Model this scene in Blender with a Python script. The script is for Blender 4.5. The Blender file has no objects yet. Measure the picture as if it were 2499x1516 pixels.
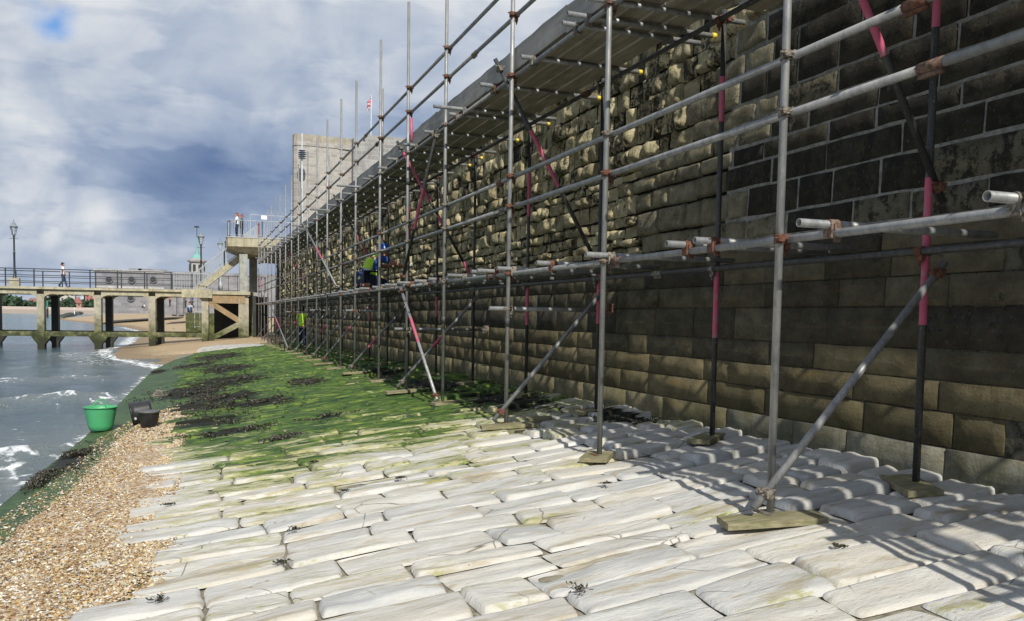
import bpy, math, random
import numpy as np
from mathutils import Vector, Matrix
random.seed(7); RNG = np.random.default_rng(7)
S = bpy.context.scene
C = S.collection
R = math.radians

# ------------------------------------------------------------------ camera
F_PX, CX, CY, YAW, PITCH, ROLL = 2064.08, 1249.5, 893.0, .35429, .05724, .01591
CAM = Vector((0, 0, 1.1566))
cd = bpy.data.cameras.new('camera'); cam = bpy.data.objects.new('camera', cd); C.objects.link(cam)
cd.sensor_fit = 'HORIZONTAL'; cd.sensor_width = 36.0; cd.lens = 36.0 * F_PX / 2499.0
cd.shift_x = 0.0; cd.shift_y = (CY - 758.0) / 2499.0
cd.clip_start = .05; cd.clip_end = 6000
r0 = Vector((math.cos(YAW), -math.sin(YAW), 0)); f0 = Vector((math.sin(YAW), math.cos(YAW), 0)); u0 = Vector((0, 0, 1))
fw = f0 * math.cos(PITCH) - u0 * math.sin(PITCH); up = u0 * math.cos(PITCH) + f0 * math.sin(PITCH)
rt2 = r0 * math.cos(ROLL) + up * math.sin(ROLL); up2 = -r0 * math.sin(ROLL) + up * math.cos(ROLL)
cam.matrix_world = Matrix(((rt2.x, up2.x, -fw.x, CAM.x), (rt2.y, up2.y, -fw.y, CAM.y), (rt2.z, up2.z, -fw.z, CAM.z), (0, 0, 0, 1)))
S.camera = cam

def ray(x, y):
    a = (x - CX) / F_PX; b = (CY - y) / F_PX
    return rt2 * a + up2 * b + fw
def at(x, y, X=None, Y=None, Z=None):
    "world point seen at pixel x, y of the photograph on the plane X=, Y= or Z="
    d = ray(x, y)
    t = X / d.x if X is not None else (Y / d.y if Y is not None else (Z - CAM.z) / d.z)
    return CAM + d * t

# ------------------------------------------------------------------ sky, sun, exposure
LIGHT = Vector((.085, 1.15, -1.0)).normalized()          # travel direction of sunlight
SUN_TO = -LIGHT
el = math.asin(SUN_TO.z); az = math.atan2(SUN_TO.x, SUN_TO.y)
W = bpy.data.worlds.new('World'); S.world = W; W.use_nodes = True
wn = W.node_tree; wn.nodes.clear(); wl = wn.links
def wnode(t, **k):
    n = wn.nodes.new(t)
    for a, b in k.items(): setattr(n, a, b)
    return n
def wmath(op, a, b=None, c=None, clamp=False):
    n = wnode('ShaderNodeMath', operation=op, use_clamp=clamp)
    for i, v in enumerate((a, b, c)):
        if v is None: continue
        if isinstance(v, (int, float)): n.inputs[i].default_value = v
        else: wl.new(v, n.inputs[i])
    return n.outputs[0]
sky = wnode('ShaderNodeTexSky', sky_type='NISHITA'); sky.sun_disc = False
sky.sun_elevation = el; sky.sun_rotation = az; sky.air_density = 1.2; sky.dust_density = .8
tc = wnode('ShaderNodeTexCoord'); DIR = tc.outputs['Generated']
sep = wnode('ShaderNodeSeparateXYZ'); wl.new(DIR, sep.inputs[0])
zz = wmath('MAXIMUM', sep.outputs[2], .0)
den = wmath('ADD', zz, .42)
cx_ = wmath('DIVIDE', sep.outputs[0], den); cy_ = wmath('DIVIDE', sep.outputs[1], den)
comb = wnode('ShaderNodeCombineXYZ'); wl.new(cx_, comb.inputs[0]); wl.new(cy_, comb.inputs[1]); wl.new(wmath('MULTIPLY', zz, 3.6), comb.inputs[2])
def wnoise(vec, scale, detail, rough, dist=0.0, off=(0, 0, 0)):
    mp = wnode('ShaderNodeMapping'); mp.inputs['Location'].default_value = off; wl.new(vec, mp.inputs[0])
    n = wnode('ShaderNodeTexNoise'); n.inputs['Scale'].default_value = scale; n.inputs['Detail'].default_value = detail
    n.inputs['Roughness'].default_value = rough; n.inputs['Distortion'].default_value = dist
    wl.new(mp.outputs[0], n.inputs['Vector']); return n.outputs['Fac']
n1 = wnoise(comb.outputs[0], 1.9, 9, .56, .35, (3.1, 1.7, 0))
n2 = wnoise(DIR, 7.0, 8, .55, .6, (1.3, 4.2, 2.2))
# the big shapes of the clouds: soft lobes round fixed directions of the sky
warp = wnode('ShaderNodeTexNoise'); warp.inputs['Scale'].default_value = 5.0; warp.inputs['Detail'].default_value = 6; wl.new(DIR, warp.inputs['Vector'])
wv = wnode('ShaderNodeVectorMath', operation='MULTIPLY_ADD'); wl.new(warp.outputs['Color'], wv.inputs[0])
wv.inputs[1].default_value = (.16, .16, .16); 
wsub = wnode('ShaderNodeVectorMath', operation='ADD'); wl.new(DIR, wsub.inputs[0]); wsub.inputs[1].default_value = (-.08, -.08, -.08)
wl.new(wsub.outputs[0], wv.inputs[2]); WD = wv.outputs[0]
def lobe(x, y, r_px, amp):
    d = ray(x, y).normalized(); s = r_px / F_PX
    n = wnode('ShaderNodeVectorMath', operation='DISTANCE'); wl.new(WD, n.inputs[0]); n.inputs[1].default_value = d
    q = wmath('DIVIDE', n.outputs['Value'], s); q = wmath('MULTIPLY', q, q); q = wmath('MULTIPLY', q, -1.0)
    return wmath('MULTIPLY', wmath('EXPONENT', q), amp)
acc = wmath('ADD', wmath('MULTIPLY', wmath('SUBTRACT', n1, .5), 1.0), wmath('MULTIPLY', wmath('SUBTRACT', n2, .5), .95))
n3 = wnoise(comb.outputs[0], 4.2, 9, .52, .15, (7.7, 2.1, 1.0)); pr_ = wnode('ShaderNodeMapRange', interpolation_type='SMOOTHSTEP'); wl.new(n3, pr_.inputs[0]); pr_.inputs[1].default_value = .46; pr_.inputs[2].default_value = .55
acc = wmath('ADD', acc, wmath('MULTIPLY', wmath('SUBTRACT', pr_.outputs[0], .5), .12))
acc = wmath('ADD', acc, .665)
for q in [(560, 400, 190, -.19), (330, 470, 190, -.17), (700, 420, 150, -.13), (150, 380, 150, -.06), (520, 520, 150, -.13), (900, 330, 150, -.08), (300, 590, 120, -.08), (60, 660, 90, -.08),
          (400, 150, 200, .17), (150, 200, 150, .16), (640, 60, 240, .13), (30, 130, 130, .12), (900, 90, 240, .13), (110, 320, 55, .14),
          (700, 262, 36, .22), (640, 205, 60, .12), (100, 500, 130, .12), (240, 540, 80, .12), (95, 608, 34, .26), (260, 520, 50, .14), (420, 560, 50, .10), (420, 640, 160, .06)]:
    acc = wmath('ADD', acc, lobe(*q))
cr = wnode('ShaderNodeValToRGB'); wl.new(acc, cr.inputs[0]); e = cr.color_ramp; e.interpolation = 'B_SPLINE'
stops = [(.10, (.125, .20, .385)), (.30, (.20, .285, .465)), (.47, (.32, .41, .58)), (.62, (.44, .52, .67)), (.80, (.63, .69, .78)), (1.0, (.86, .88, .91))]
e.elements[0].position = stops[0][0]; e.elements[0].color = (*stops[0][1], 1); e.elements[1].position = stops[-1][0]; e.elements[1].color = (*stops[-1][1], 1)
for p_, c_ in stops[1:-1]:
    k = e.elements.new(p_); k.color = (*c_, 1)
sc = wnode('ShaderNodeVectorMath', operation='SCALE'); wl.new(cr.outputs[0], sc.inputs[0]); sc.inputs['Scale'].default_value = 8.9
hole = wmath('ADD', lobe(150, 50, 62, 1.0), lobe(75, 22, 40, .7)); hole = wmath('ADD', hole, wmath('MULTIPLY', wmath('SUBTRACT', n2, .55), 1.1))
hr = wnode('ShaderNodeMapRange', interpolation_type='SMOOTHSTEP'); wl.new(hole, hr.inputs[0]); hr.inputs[1].default_value = .35; hr.inputs[2].default_value = 1.0
skb = wnode('ShaderNodeVectorMath', operation='MULTIPLY'); wl.new(sky.outputs[0], skb.inputs[0]); skb.inputs[1].default_value = (.55, .9, 1.35)
mx = wnode('ShaderNodeMix', data_type='RGBA'); wl.new(hr.outputs[0], mx.inputs[0]); wl.new(sc.outputs[0], mx.inputs[6]); wl.new(skb.outputs[0], mx.inputs[7])
bg = wnode('ShaderNodeBackground'); bg.inputs['Strength'].default_value = .1
wl.new(mx.outputs[2], bg.inputs['Color']); wo = wnode('ShaderNodeOutputWorld'); wl.new(bg.outputs[0], wo.inputs[0])

sd = bpy.data.lights.new('sun', 'SUN'); sd.energy = 5.0; sd.angle = R(.53); sd.color = (1.0, .955, .87)
sun = bpy.data.objects.new('sun', sd); C.objects.link(sun); sun.rotation_euler = LIGHT.to_track_quat('-Z', 'Y').to_euler(); sun.location = (-5, -20, 30)
S.view_settings.view_transform = 'Standard'; S.view_settings.look = 'None'; S.view_settings.exposure = 0.0; S.view_settings.gamma = 1.0
S.view_settings.use_curve_mapping = False
S.render.engine = 'CYCLES'

# ------------------------------------------------------------------ numpy noise
_P = RNG.random((64, 64, 64)).astype(np.float32)
def vnoise(x, y, z):
    xi = np.floor(x).astype(int); yi = np.floor(y).astype(int); zi = np.floor(z).astype(int)
    fx = x - xi; fy = y - yi; fz = z - zi
    fx = fx * fx * (3 - 2 * fx); fy = fy * fy * (3 - 2 * fy); fz = fz * fz * (3 - 2 * fz)
    g = lambda a, b, c: _P[(xi + a) & 63, (yi + b) & 63, (zi + c) & 63]
    l = lambda a, b, t: a + (b - a) * t
    return l(l(l(g(0, 0, 0), g(1, 0, 0), fx), l(g(0, 1, 0), g(1, 1, 0), fx), fy), l(l(g(0, 0, 1), g(1, 0, 1), fx), l(g(0, 1, 1), g(1, 1, 1), fx), fy), fz) - .5
def fbm(x, y, z=0.0, o=4):
    x = np.asarray(x, float); y = np.asarray(y, float) + 0 * x; z = np.asarray(z, float) + 0 * x
    v = 0; a = 1.0
    for i in range(o):
        v = v + a * vnoise(x + 17.3 * i, y + 9.1 * i, z + 5.7 * i); x = x * 2.03; y = y * 2.03; z = z * 2.03; a *= .5
    return v
def sstep(a, b, x):
    t = np.clip((x - a) / (b - a), 0, 1); return t * t * (3 - 2 * t)

# ------------------------------------------------------------------ materials
class M:
    def __init__(s, name, rough=.7, metal=0.0, spec=.5):
        s.m = bpy.data.materials.new(name); s.m.use_nodes = True; s.nt = s.m.node_tree; s.L = s.nt.links
        s.b = s.nt.nodes['Principled BSDF']; s.b.inputs['Roughness'].default_value = rough; s.b.inputs['Metallic'].default_value = metal
        s.b.inputs['Specular IOR Level'].default_value = spec
        g = s.nt.nodes.new('ShaderNodeNewGeometry'); s.P = g.outputs['Position']; s.NRM = g.outputs['Normal']; s.nrm = None
        o = s.nt.nodes.new('ShaderNodeObjectInfo'); s.R = o.outputs['Random']
    def n(s, t, **k):
        x = s.nt.nodes.new(t)
        for a, b in k.items(): setattr(x, a, b)
        return x
    def put(s, v, sock):
        if isinstance(v, (int, float)): sock.default_value = v
        elif isinstance(v, tuple): sock.default_value = (*v, 1) if len(v) == 3 and sock.type == 'RGBA' else v
        else: s.L.new(v, sock)
    def math(s, op, a, b=0.0, c=0.0, clamp=False):
        x = s.n('ShaderNodeMath', operation=op, use_clamp=clamp)
        for i, v in enumerate((a, b, c)): s.put(v, x.inputs[i])
        return x.outputs[0]
    def noise(s, scale, detail=4, rough=.55, stretch=(1, 1, 1), off=(0, 0, 0), vec=None, dist=0.0, col=False):
        mp = s.n('ShaderNodeMapping'); mp.inputs['Scale'].default_value = stretch; mp.inputs['Location'].default_value = off; s.L.new(vec or s.P, mp.inputs[0])
        x = s.n('ShaderNodeTexNoise'); x.inputs['Scale'].default_value = scale; x.inputs['Detail'].default_value = detail; x.inputs['Roughness'].default_value = rough
        x.inputs['Distortion'].default_value = dist; s.L.new(mp.outputs[0], x.inputs['Vector']); return x.outputs['Color' if col else 'Fac']
    def vor(s, scale, stretch=(1, 1, 1), out='Distance', feature='F1', rnd=1.0):
        mp = s.n('ShaderNodeMapping'); mp.inputs['Scale'].default_value = stretch; s.L.new(s.P, mp.inputs[0])
        x = s.n('ShaderNodeTexVoronoi', feature=feature); x.inputs['Scale'].default_value = scale; x.inputs['Randomness'].default_value = rnd; s.L.new(mp.outputs[0], x.inputs['Vector']); return x.outputs[out]
    def step(s, v, a, b, lo=0.0, hi=1.0):
        x = s.n('ShaderNodeMapRange', interpolation_type='SMOOTHSTEP'); s.put(v, x.inputs[0]); x.inputs[1].default_value = a; x.inputs[2].default_value = b
        x.inputs[3].default_value = lo; x.inputs[4].default_value = hi; return x.outputs[0]
    def ramp(s, v, stops):
        x = s.n('ShaderNodeValToRGB'); s.put(v, x.inputs[0]); e = x.color_ramp
        e.elements[0].position = stops[0][0]; e.elements[0].color = (*stops[0][1], 1); e.elements[1].position = stops[-1][0]; e.elements[1].color = (*stops[-1][1], 1)
        for p, c in stops[1:-1]:
            k = e.elements.new(p); k.color = (*c, 1)
        return x.outputs[0]
    def mix(s, f, a, b, mode='MIX'):
        x = s.n('ShaderNodeMix', data_type='RGBA', blend_type=mode); s.put(f, x.inputs[0]); s.put(a, x.inputs[6]); s.put(b, x.inputs[7]); return x.outputs[2]
    def bump(s, h, strength=.5, dist=.01):
        x = s.n('ShaderNodeBump'); x.inputs['Strength'].default_value = strength; x.inputs['Distance'].default_value = dist; s.put(h, x.inputs['Height'])
        if s.nrm is not None: s.L.new(s.nrm, x.inputs['Normal'])
        s.nrm = x.outputs[0]; s.L.new(s.nrm, s.b.inputs['Normal'])
    def attr(s, name, out='Fac'):
        x = s.n('ShaderNodeAttribute', attribute_name=name); return x.outputs[out]
    def xyz(s):
        x = s.n('ShaderNodeSeparateXYZ'); s.L.new(s.P, x.inputs[0]); return x.outputs
    def nz(s):
        x = s.n('ShaderNodeSeparateXYZ'); s.L.new(s.NRM, x.inputs[0]); return x.outputs[2]
    def color(s, c): s.put(c, s.b.inputs['Base Color']); return s.m
    def rough(s, c): s.put(c, s.b.inputs['Roughness'])

def flat(name, col, rough=.6, metal=0.0, var=.15, scale=8.0, spec=.5):
    m = M(name, rough, metal, spec); a = tuple(c * (1 - var) for c in col); b = tuple(min(1, c * (1 + var)) for c in col)
    nn = m.noise(scale, 5, .6); m.bump(nn, .15, .004)
    return m.color(m.mix(m.step(nn, .3, .7), a, b))

def make_apron_stone():
    m = M('limestone_paving', .82, 0, .25)
    al = m.attr('algae'); ti = m.attr('tint'); we = m.attr('weed')
    st = m.noise(2.6, 7, .66, (.75, 3.4, 2.4), dist=.5); fi = m.noise(34, 5, .65, (.5, 1.6, 1)); big = m.noise(1.3, 3, .5)
    grain = m.noise(90, 3, .6)
    c = m.ramp(ti, [(0, (.39, .40, .395)), (.35, (.475, .465, .435)), (.7, (.50, .465, .39)), (1, (.54, .515, .455))])
    c = m.mix(m.step(st, .35, .68), c, (.58, .57, .535))
    c = m.mix(m.math('MULTIPLY', m.step(m.noise(3.1, 5, .6, (.6, 3.2, 2), (4, 2, 1)), .53, .68), .65), c, (.33, .26, .145))
    c = m.mix(m.math('MULTIPLY', m.step(fi, .56, .74), .25), c, (.33, .31, .27)); c = m.mix(m.math('MULTIPLY', m.step(m.noise(1.6, 6, .65, (1, 1.4, 1), (2, 9, 4)), .48, .66), .45), c, (.40, .385, .35))
    c = m.mix(m.math('MULTIPLY', m.step(grain, .62, .75), .4), c, (.26, .24, .2))
    c = m.mix(m.math('MULTIPLY', m.step(m.noise(.9, 5, .6, (.8, 2.6, 1), (9, 3, 7)), .60, .68), .55), c, (.27, .20, .075))
    # olive then green growth, driven by the field "algae" baked per vertex in world metres
    gn = m.noise(2.0, 8, .66, (.6, 2.3, 1.5), (1, 5, 3)); gf = m.noise(16, 5, .7, (.5, 2.2, 1))
    fld = m.math('ADD', al, m.math('ADD', m.math('MULTIPLY', m.math('SUBTRACT', gn, .5), 1.9), m.math('MULTIPLY', m.math('SUBTRACT', gf, .5), 1.25)))
    ol = m.step(fld, .16, .52); gr = m.step(fld, .50, .68)
    c = m.mix(m.math('MULTIPLY', ol, .75), c, (.30, .29, .085))
    green = m.ramp(m.noise(5.0, 6, .65, (.6, 1.8, 1)), [(.32, (.012, .028, .009)), (.43, (.028, .064, .014)), (.52, (.062, .115, .020)), (.61, (.125, .18, .028)), (.74, (.27, .28, .08))])
    c = m.mix(gr, c, green)
    pit = m.step(m.vor(26, (.7, 1.5, 1)), .16, .05); pit = m.math('MULTIPLY', pit, m.step(m.noise(4, 4, .6, (1, 1, 1), (3, 8, 1)), .5, .62)); c = m.mix(m.math('MULTIPLY', pit, .7), c, (.13, .11, .07)); m.bump(m.math('SUBTRACT', 1.0, pit), .6, .006)
    crk = m.step(m.vor(1.9, (.8, 1.6, 1), feature='DISTANCE_TO_EDGE'), .012, .0); crk = m.math('MULTIPLY', crk, m.step(m.noise(1.7, 3, .5, (1, 1, 1), (1, 8, 8)), .52, .6)); c = m.mix(m.math('MULTIPLY', crk, .8), c, (.08, .07, .05))
    wk = m.step(m.math('ADD', we, m.math('MULTIPLY', m.math('SUBTRACT', m.noise(6, 7, .7, (.5, 1.7, 1)), .5), 1.7)), .46, .60)
    c = m.mix(wk, c, (.016, .017, .010))
    m.bump(st, .4, .03); m.bump(fi, .5, .010); m.bump(m.noise(7, 6, .7, (1, 1.3, 1), (6, 6, 6)), .5, .02); m.bump(m.noise(14, 6, .7, (.5, 1.5, 1)), .5, .016); m.bump(m.math('MULTIPLY', wk, m.noise(30, 4, .7)), .8, .05)
    m.rough(m.math('SUBTRACT', .86, m.math('MULTIPLY', gr, .25)))
    return m.color(c)
def make_wall_stone(name, rubble=False):
    m = M(name, .88, 0, .2)
    col = m.attr('tone', 'Color'); li = m.attr('lichen')
    a = m.noise(5, 7, .65, (1, 1, 1.3)); b = m.noise(40, 5, .7); s = m.noise(2.2, 5, .6, (2.5, 2.5, .6), (3, 3, 3))
    c = m.mix(m.step(a, .3, .75), m.mix(1.0, col, (.62, .60, .55), 'MULTIPLY'), m.mix(1.0, col, (1.25, 1.25, 1.22), 'MULTIPLY'))
    c = m.mix(m.math('MULTIPLY', m.step(m.noise(3.0, 6, .7, (.5, .5, 3), (8, 1, 2)), .52, .7), .5), c, m.mix(1.0, col, (1.5, 1.25, .75), 'MULTIPLY'))
    lk = m.step(m.math('ADD', li, m.math('ADD', m.math('MULTIPLY', m.math('SUBTRACT', m.noise(11, 10, .82), .5), 2.1), m.math('MULTIPLY', m.math('SUBTRACT', s, .5), 1.0))), .42, .62)
    c = m.mix(m.math('MULTIPLY', lk, .93), c, (.018, .017, .013))
    c = m.mix(m.math('MULTIPLY', m.step(m.noise(48, 5, .75, (1, 1, .7)), .60, .68), .55), c, (.20, .195, .165))
    c = m.mix(m.math('MULTIPLY', m.step(m.noise(60, 2, .5, (1, 1, 1), (5, 5, 5)), .68, .72), .8), c, (.01, .01, .008))
    z = m.xyz()[2]; dz = m.step(m.math('ADD', z, m.math('MULTIPLY', m.noise(1.6, 6, .7), .9)), 1.25, .25); c = m.mix(m.math('MULTIPLY', dz, m.step(m.noise(3.5, 6, .7, (1.4, 1.4, .5)), .42, .62, .25, .85)), c, (.085, .082, .035))
    c = m.mix(m.math('MULTIPLY', m.step(m.noise(3.0, 5, .7, (3, 3, .35), (2, 2, 7)), .58, .70), .35), c, (.035, .034, .022))
    m.bump(a, .7, .010 if not rubble else .05); m.bump(b, .6, .010 if not rubble else .02); m.bump(m.noise(7, 6, .6, (.4, .4, 2.6)), .35, .015)
    if rubble: m.bump(m.noise(15, 5, .75, (1.6, 1.6, .7)), .9, .045)
    return m.color(c)
def make_mortar(name, col, dark=.5):
    m = M(name, .95, 0, .15); a = m.noise(12, 6, .7); m.bump(a, .8, .02); m.bump(m.noise(60, 3, .7), .6, .008)
    return m.color(m.mix(m.step(a, .35, .65), tuple(c * dark for c in col), col))
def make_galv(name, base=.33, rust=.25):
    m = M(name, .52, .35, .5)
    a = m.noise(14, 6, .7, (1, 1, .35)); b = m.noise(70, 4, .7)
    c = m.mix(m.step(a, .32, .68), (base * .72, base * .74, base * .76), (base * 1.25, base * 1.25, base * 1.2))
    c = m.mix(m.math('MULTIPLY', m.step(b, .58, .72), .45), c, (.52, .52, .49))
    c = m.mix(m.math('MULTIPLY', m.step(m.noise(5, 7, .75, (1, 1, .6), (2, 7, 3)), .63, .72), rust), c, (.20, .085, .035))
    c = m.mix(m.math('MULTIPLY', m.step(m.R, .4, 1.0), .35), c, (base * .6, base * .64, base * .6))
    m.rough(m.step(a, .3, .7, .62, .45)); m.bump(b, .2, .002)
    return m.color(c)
def make_rust():
    m = M('rusted_coupler', .8, .2); r_ = m.R
    a = m.noise(35, 5, .7)
    c = m.mix(m.step(a, .35, .65), (.085, .036, .022), (.18, .078, .045)); c = m.mix(m.step(r_, .35, .6), c, m.mix(m.step(a, .4, .6), (.07, .055, .04), (.26, .24, .20)))
    m.bump(a, .5, .006); return m.color(c)
def make_wood(name, a, b, stretch=(1, .12, 1), green=0.0):
    m = M(name, .85, 0, .2); g = m.noise(16, 6, .65, stretch); k = m.noise(3, 4, .6)
    c = m.mix(m.step(g, .32, .68), a, b); c = m.mix(m.math('MULTIPLY', m.step(k, .45, .7), .4), c, tuple(x * .55 for x in a))
    c = m.mix(m.math('MULTIPLY', m.R, .35), c, tuple(x * .8 for x in b))
    if green: c = m.mix(m.math('MULTIPLY', m.step(m.noise(7, 5, .6), .42, .6), green), c, (.12, .15, .05))
    m.bump(g, .4, .006); return m.color(c)
def make_concrete(name, col, zg0=None, zg1=None, stain=.5, zdark=None):
    m = M(name, .9, 0, .2); a = m.noise(2.6, 7, .65); v = m.noise(3.2, 6, .7, (2.2, 2.2, .35)); f = m.noise(40, 4, .7)
    c = m.mix(m.step(a, .3, .7), tuple(x * .75 for x in col), tuple(min(1, x * 1.15) for x in col))
    c = m.mix(m.math('MULTIPLY', m.step(v, .5, .68), stain), c, (.30, .19, .08))
    c = m.mix(m.math('MULTIPLY', m.step(m.noise(6, 6, .7, (1, 1, .5), (4, 4, 1)), .55, .7), .6), c, (.13, .13, .09))
    if zg0 is not None:
        z = m.math('ADD', m.xyz()[2], m.math('MULTIPLY', m.math('SUBTRACT', m.noise(2.5, 6, .7), .5), 2.2))
        g = m.step(z, zg1, zg0); c = m.mix(g, c, m.mix(m.step(a, .4, .6), (.045, .055, .02), (.12, .13, .05)))
        if zdark is not None: c = m.mix(m.step(z, zdark + .5, zdark - .3), c, (.035, .038, .022))
    m.bump(a, .5, .03); m.bump(f, .4, .008); return m.color(c)
def make_shingle(name, fine=False):
    m = M(name, .75, 0, .3)
    v = m.vor(34 if not fine else 9, out='Color'); d = m.vor(34 if not fine else 9); h = m.n('ShaderNodeSeparateColor'); m.L.new(v, h.inputs[0])
    c = m.ramp(h.outputs[0], [(.0, (.16, .085, .035)), (.25, (.34, .21, .10)), (.5, (.45, .31, .17)), (.75, (.40, .34, .26)), (1.0, (.62, .55, .43))])
    if fine: c = m.mix(.72, c, m.mix(m.noise(.5, 6, .65), (.33, .24, .14), (.45, .35, .22)))
    m.bump(d, .9 if not fine else .5, -.012 if not fine else -.03); m.bump(m.noise(1.5 if fine else 5, 6, .7), .5, .06)
    if fine:
        z = m.xyz()[2]; wet = m.step(m.math('ADD', z, m.math('MULTIPLY', m.noise(1.2, 4, .6), .25)), -.70, -.86); c = m.mix(m.math('MULTIPLY', wet, .55), c, (.12, .085, .05))
    return m.color(c)
def make_slab():
    m = M('algae_covered_slab', .6, 0, .4); gr = m.attr('grit')
    a = m.noise(2.2, 7, .65, (1, .5, 1)); c = m.ramp(m.math('ADD', m.math('MULTIPLY', a, .5), m.math('MULTIPLY', m.noise(13, 6, .7, (1, .5, 1)), .5)), [(.30, (.018, .034, .014)), (.45, (.032, .066, .022)), (.56, (.055, .10, .028)), (.7, (.11, .15, .05))])
    v = m.vor(42, out='Color'); h = m.n('ShaderNodeSeparateColor'); m.L.new(v, h.inputs[0]); d = m.vor(42)
    peb = m.ramp(h.outputs[1], [(0, (.30, .18, .09)), (.5, (.5, .38, .22)), (1, (.65, .58, .45))])
    k = m.math('MULTIPLY', m.step(m.math('ADD', gr, m.math('MULTIPLY', m.math('SUBTRACT', h.outputs[0], .5), 1.1)), .50, .56), m.step(d, .40, .3))
    c = m.mix(k, c, peb)
    wk = m.step(m.math('ADD', m.attr('weed'), m.math('MULTIPLY', m.math('SUBTRACT', m.noise(7, 7, .7), .5), 1.3)), .46, .58); c = m.mix(wk, c, (.014, .014, .008))
    m.bump(a, .4, .03); m.bump(k, .6, .012); m.bump(m.math('MULTIPLY', wk, m.noise(26, 4, .7)), .9, .05)
    return m.color(c)
def make_sea():
    m = M('sea_water', .09, 0, .5); m.b.inputs['IOR'].default_value = 1.33
    fo = m.attr('foam'); x = m.xyz()
    w1 = m.noise(1.3, 8, .62, (1, .55, 1), dist=.4); w2 = m.noise(5.5, 6, .65, (1, .6, 1), dist=.3); w3 = m.noise(.22, 4, .55, (1, .5, 1))
    lace = m.vor(3.3, (1, .6, 1), feature='DISTANCE_TO_EDGE'); wb = m.noise(2.6, 8, .72, (1, .6, 1), dist=.8)
    f = m.math('ADD', fo, m.math('ADD', m.math('MULTIPLY', m.math('SUBTRACT', wb, .5), 1.3), m.math('MULTIPLY', m.math('SUBTRACT', .16, lace), .9)))
    k = m.step(f, .46, .66)
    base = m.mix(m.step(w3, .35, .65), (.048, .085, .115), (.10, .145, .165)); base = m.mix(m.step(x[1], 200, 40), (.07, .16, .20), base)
    base = m.mix(m.math('MULTIPLY', m.step(fo, .0, .5), .6), base, (.22, .235, .215))
    c = m.mix(k, base, (.80, .82, .82)); m.rough(m.step(k, 0, 1, .10, .85))
    m.bump(w3, .9, .45); m.bump(w1, .9, .20); m.bump(w2, .9, .085); m.bump(m.noise(16, 4, .6, (1, .6, 1)), .6, .015); m.bump(k, .3, .03)
    return m.color(c)
MAT = {}
MAT['paving'] = make_apron_stone(); MAT['ashlar'] = make_wall_stone('wall_ashlar'); MAT['rubble'] = make_wall_stone('wall_rubble', True)
MAT['mortar_pale'] = make_mortar('pale_mortar', (.33, .325, .29), .55); MAT['mortar_dark'] = make_mortar('earthy_mortar', (.10, .088, .062), .35)
MAT['mortar_mid'] = make_mortar('stained_mortar', (.13, .12, .09), .25)
MAT['bedding'] = make_mortar('apron_bedding', (.31, .28, .21), .5)
MAT['galv'] = make_galv('galvanised_tube', .275); MAT['galv_dark'] = make_galv('dark_tube', .06, .3); MAT['rust'] = make_rust()  # galv_dark: much darker base tone of the same tube metal
mpk = M('pink_paint', .6); nk = mpk.noise(26, 6, .7, (1, 1, .4)); MAT['pink'] = mpk.color(mpk.mix(mpk.step(nk, .50, .68), mpk.mix(mpk.noise(6, 3, .5), (.34, .055, .10), (.58, .11, .20)), (.25, .20, .20))); MAT['cap'] = flat('yellow_cap', (.75, .55, .03), .5)
MAT['board'] = make_wood('scaffold_board_wood', (.20, .175, .135), (.33, .295, .235)); MAT['toe'] = make_wood('toe_board_wood', (.25, .235, .21), (.37, .355, .32), (.9, .12, 1))
MAT['sole'] = make_wood('sole_board_wood', (.17, .15, .085), (.33, .295, .19), (.25, 2.5, 2.5), .3)
MAT['shingle'] = make_shingle('shingle'); MAT['beach'] = make_shingle('beach_shingle', True); MAT['slab'] = make_slab(); MAT['sea'] = make_sea()
MAT['conc_pier'] = make_concrete('pier_concrete', (.36, .335, .26), -.5, 1.35, .35, -.5)
MAT['conc_deck'] = make_concrete('deck_concrete', (.40, .375, .27), None, None, .75)
MAT['conc_col'] = make_concrete('column_concrete', (.33, .34, .31), 0.1, 1.3, .15)
MAT['conc_pale'] = make_concrete('pale_concrete', (.45, .44, .42), None, None, .1)
MAT['black'] = flat('black_railing_paint', (.022, .028, .035), .45); MAT['grey_rail'] = flat('grey_railing_paint', (.36, .39, .41), .5)
MAT['shade_black'] = flat('shade_blackened_concrete', (.022, .024, .017), .6, 0, .5, 2)  # deep shade under the pier, put into a near-black concrete colour
MAT['steelrust'] = make_concrete('rusting_beam', (.30, .22, .13), -.3, .9, .8)

# ------------------------------------------------------------------ mesh helpers
def mesh(name, V, Fc, mats, idx=None, smooth=False, attrs=None):
    me = bpy.data.meshes.new(name)
    if isinstance(V, np.ndarray): V = V.tolist()
    if isinstance(Fc, np.ndarray): Fc = Fc.tolist()
    me.from_pydata(V, [], Fc)
    for m in (mats if isinstance(mats, (list, tuple)) else [mats]): me.materials.append(m)
    if idx is not None: me.polygons.foreach_set('material_index', idx)
    if smooth: me.polygons.foreach_set('use_smooth', [True] * len(me.polygons))
    for k, v in (attrs or {}).items():
        v = np.asarray(v, np.float32)
        if v.ndim == 2:
            a = me.attributes.new(k, 'FLOAT_COLOR', 'POINT'); a.data.foreach_set('color', v.ravel())
        else:
            a = me.attributes.new(k, 'FLOAT', 'POINT'); a.data.foreach_set('value', v)
    me.update(); return me
def root(name, label, cat, loc=(0, 0, 0), group=None, rz=0.0):
    o = bpy.data.objects.new(name, None); C.objects.link(o); o.location = loc; o.rotation_euler = (0, 0, rz); o.empty_display_size = .2
    o['label'] = label; o['category'] = cat
    if group: o['group'] = group
    return o
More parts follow.
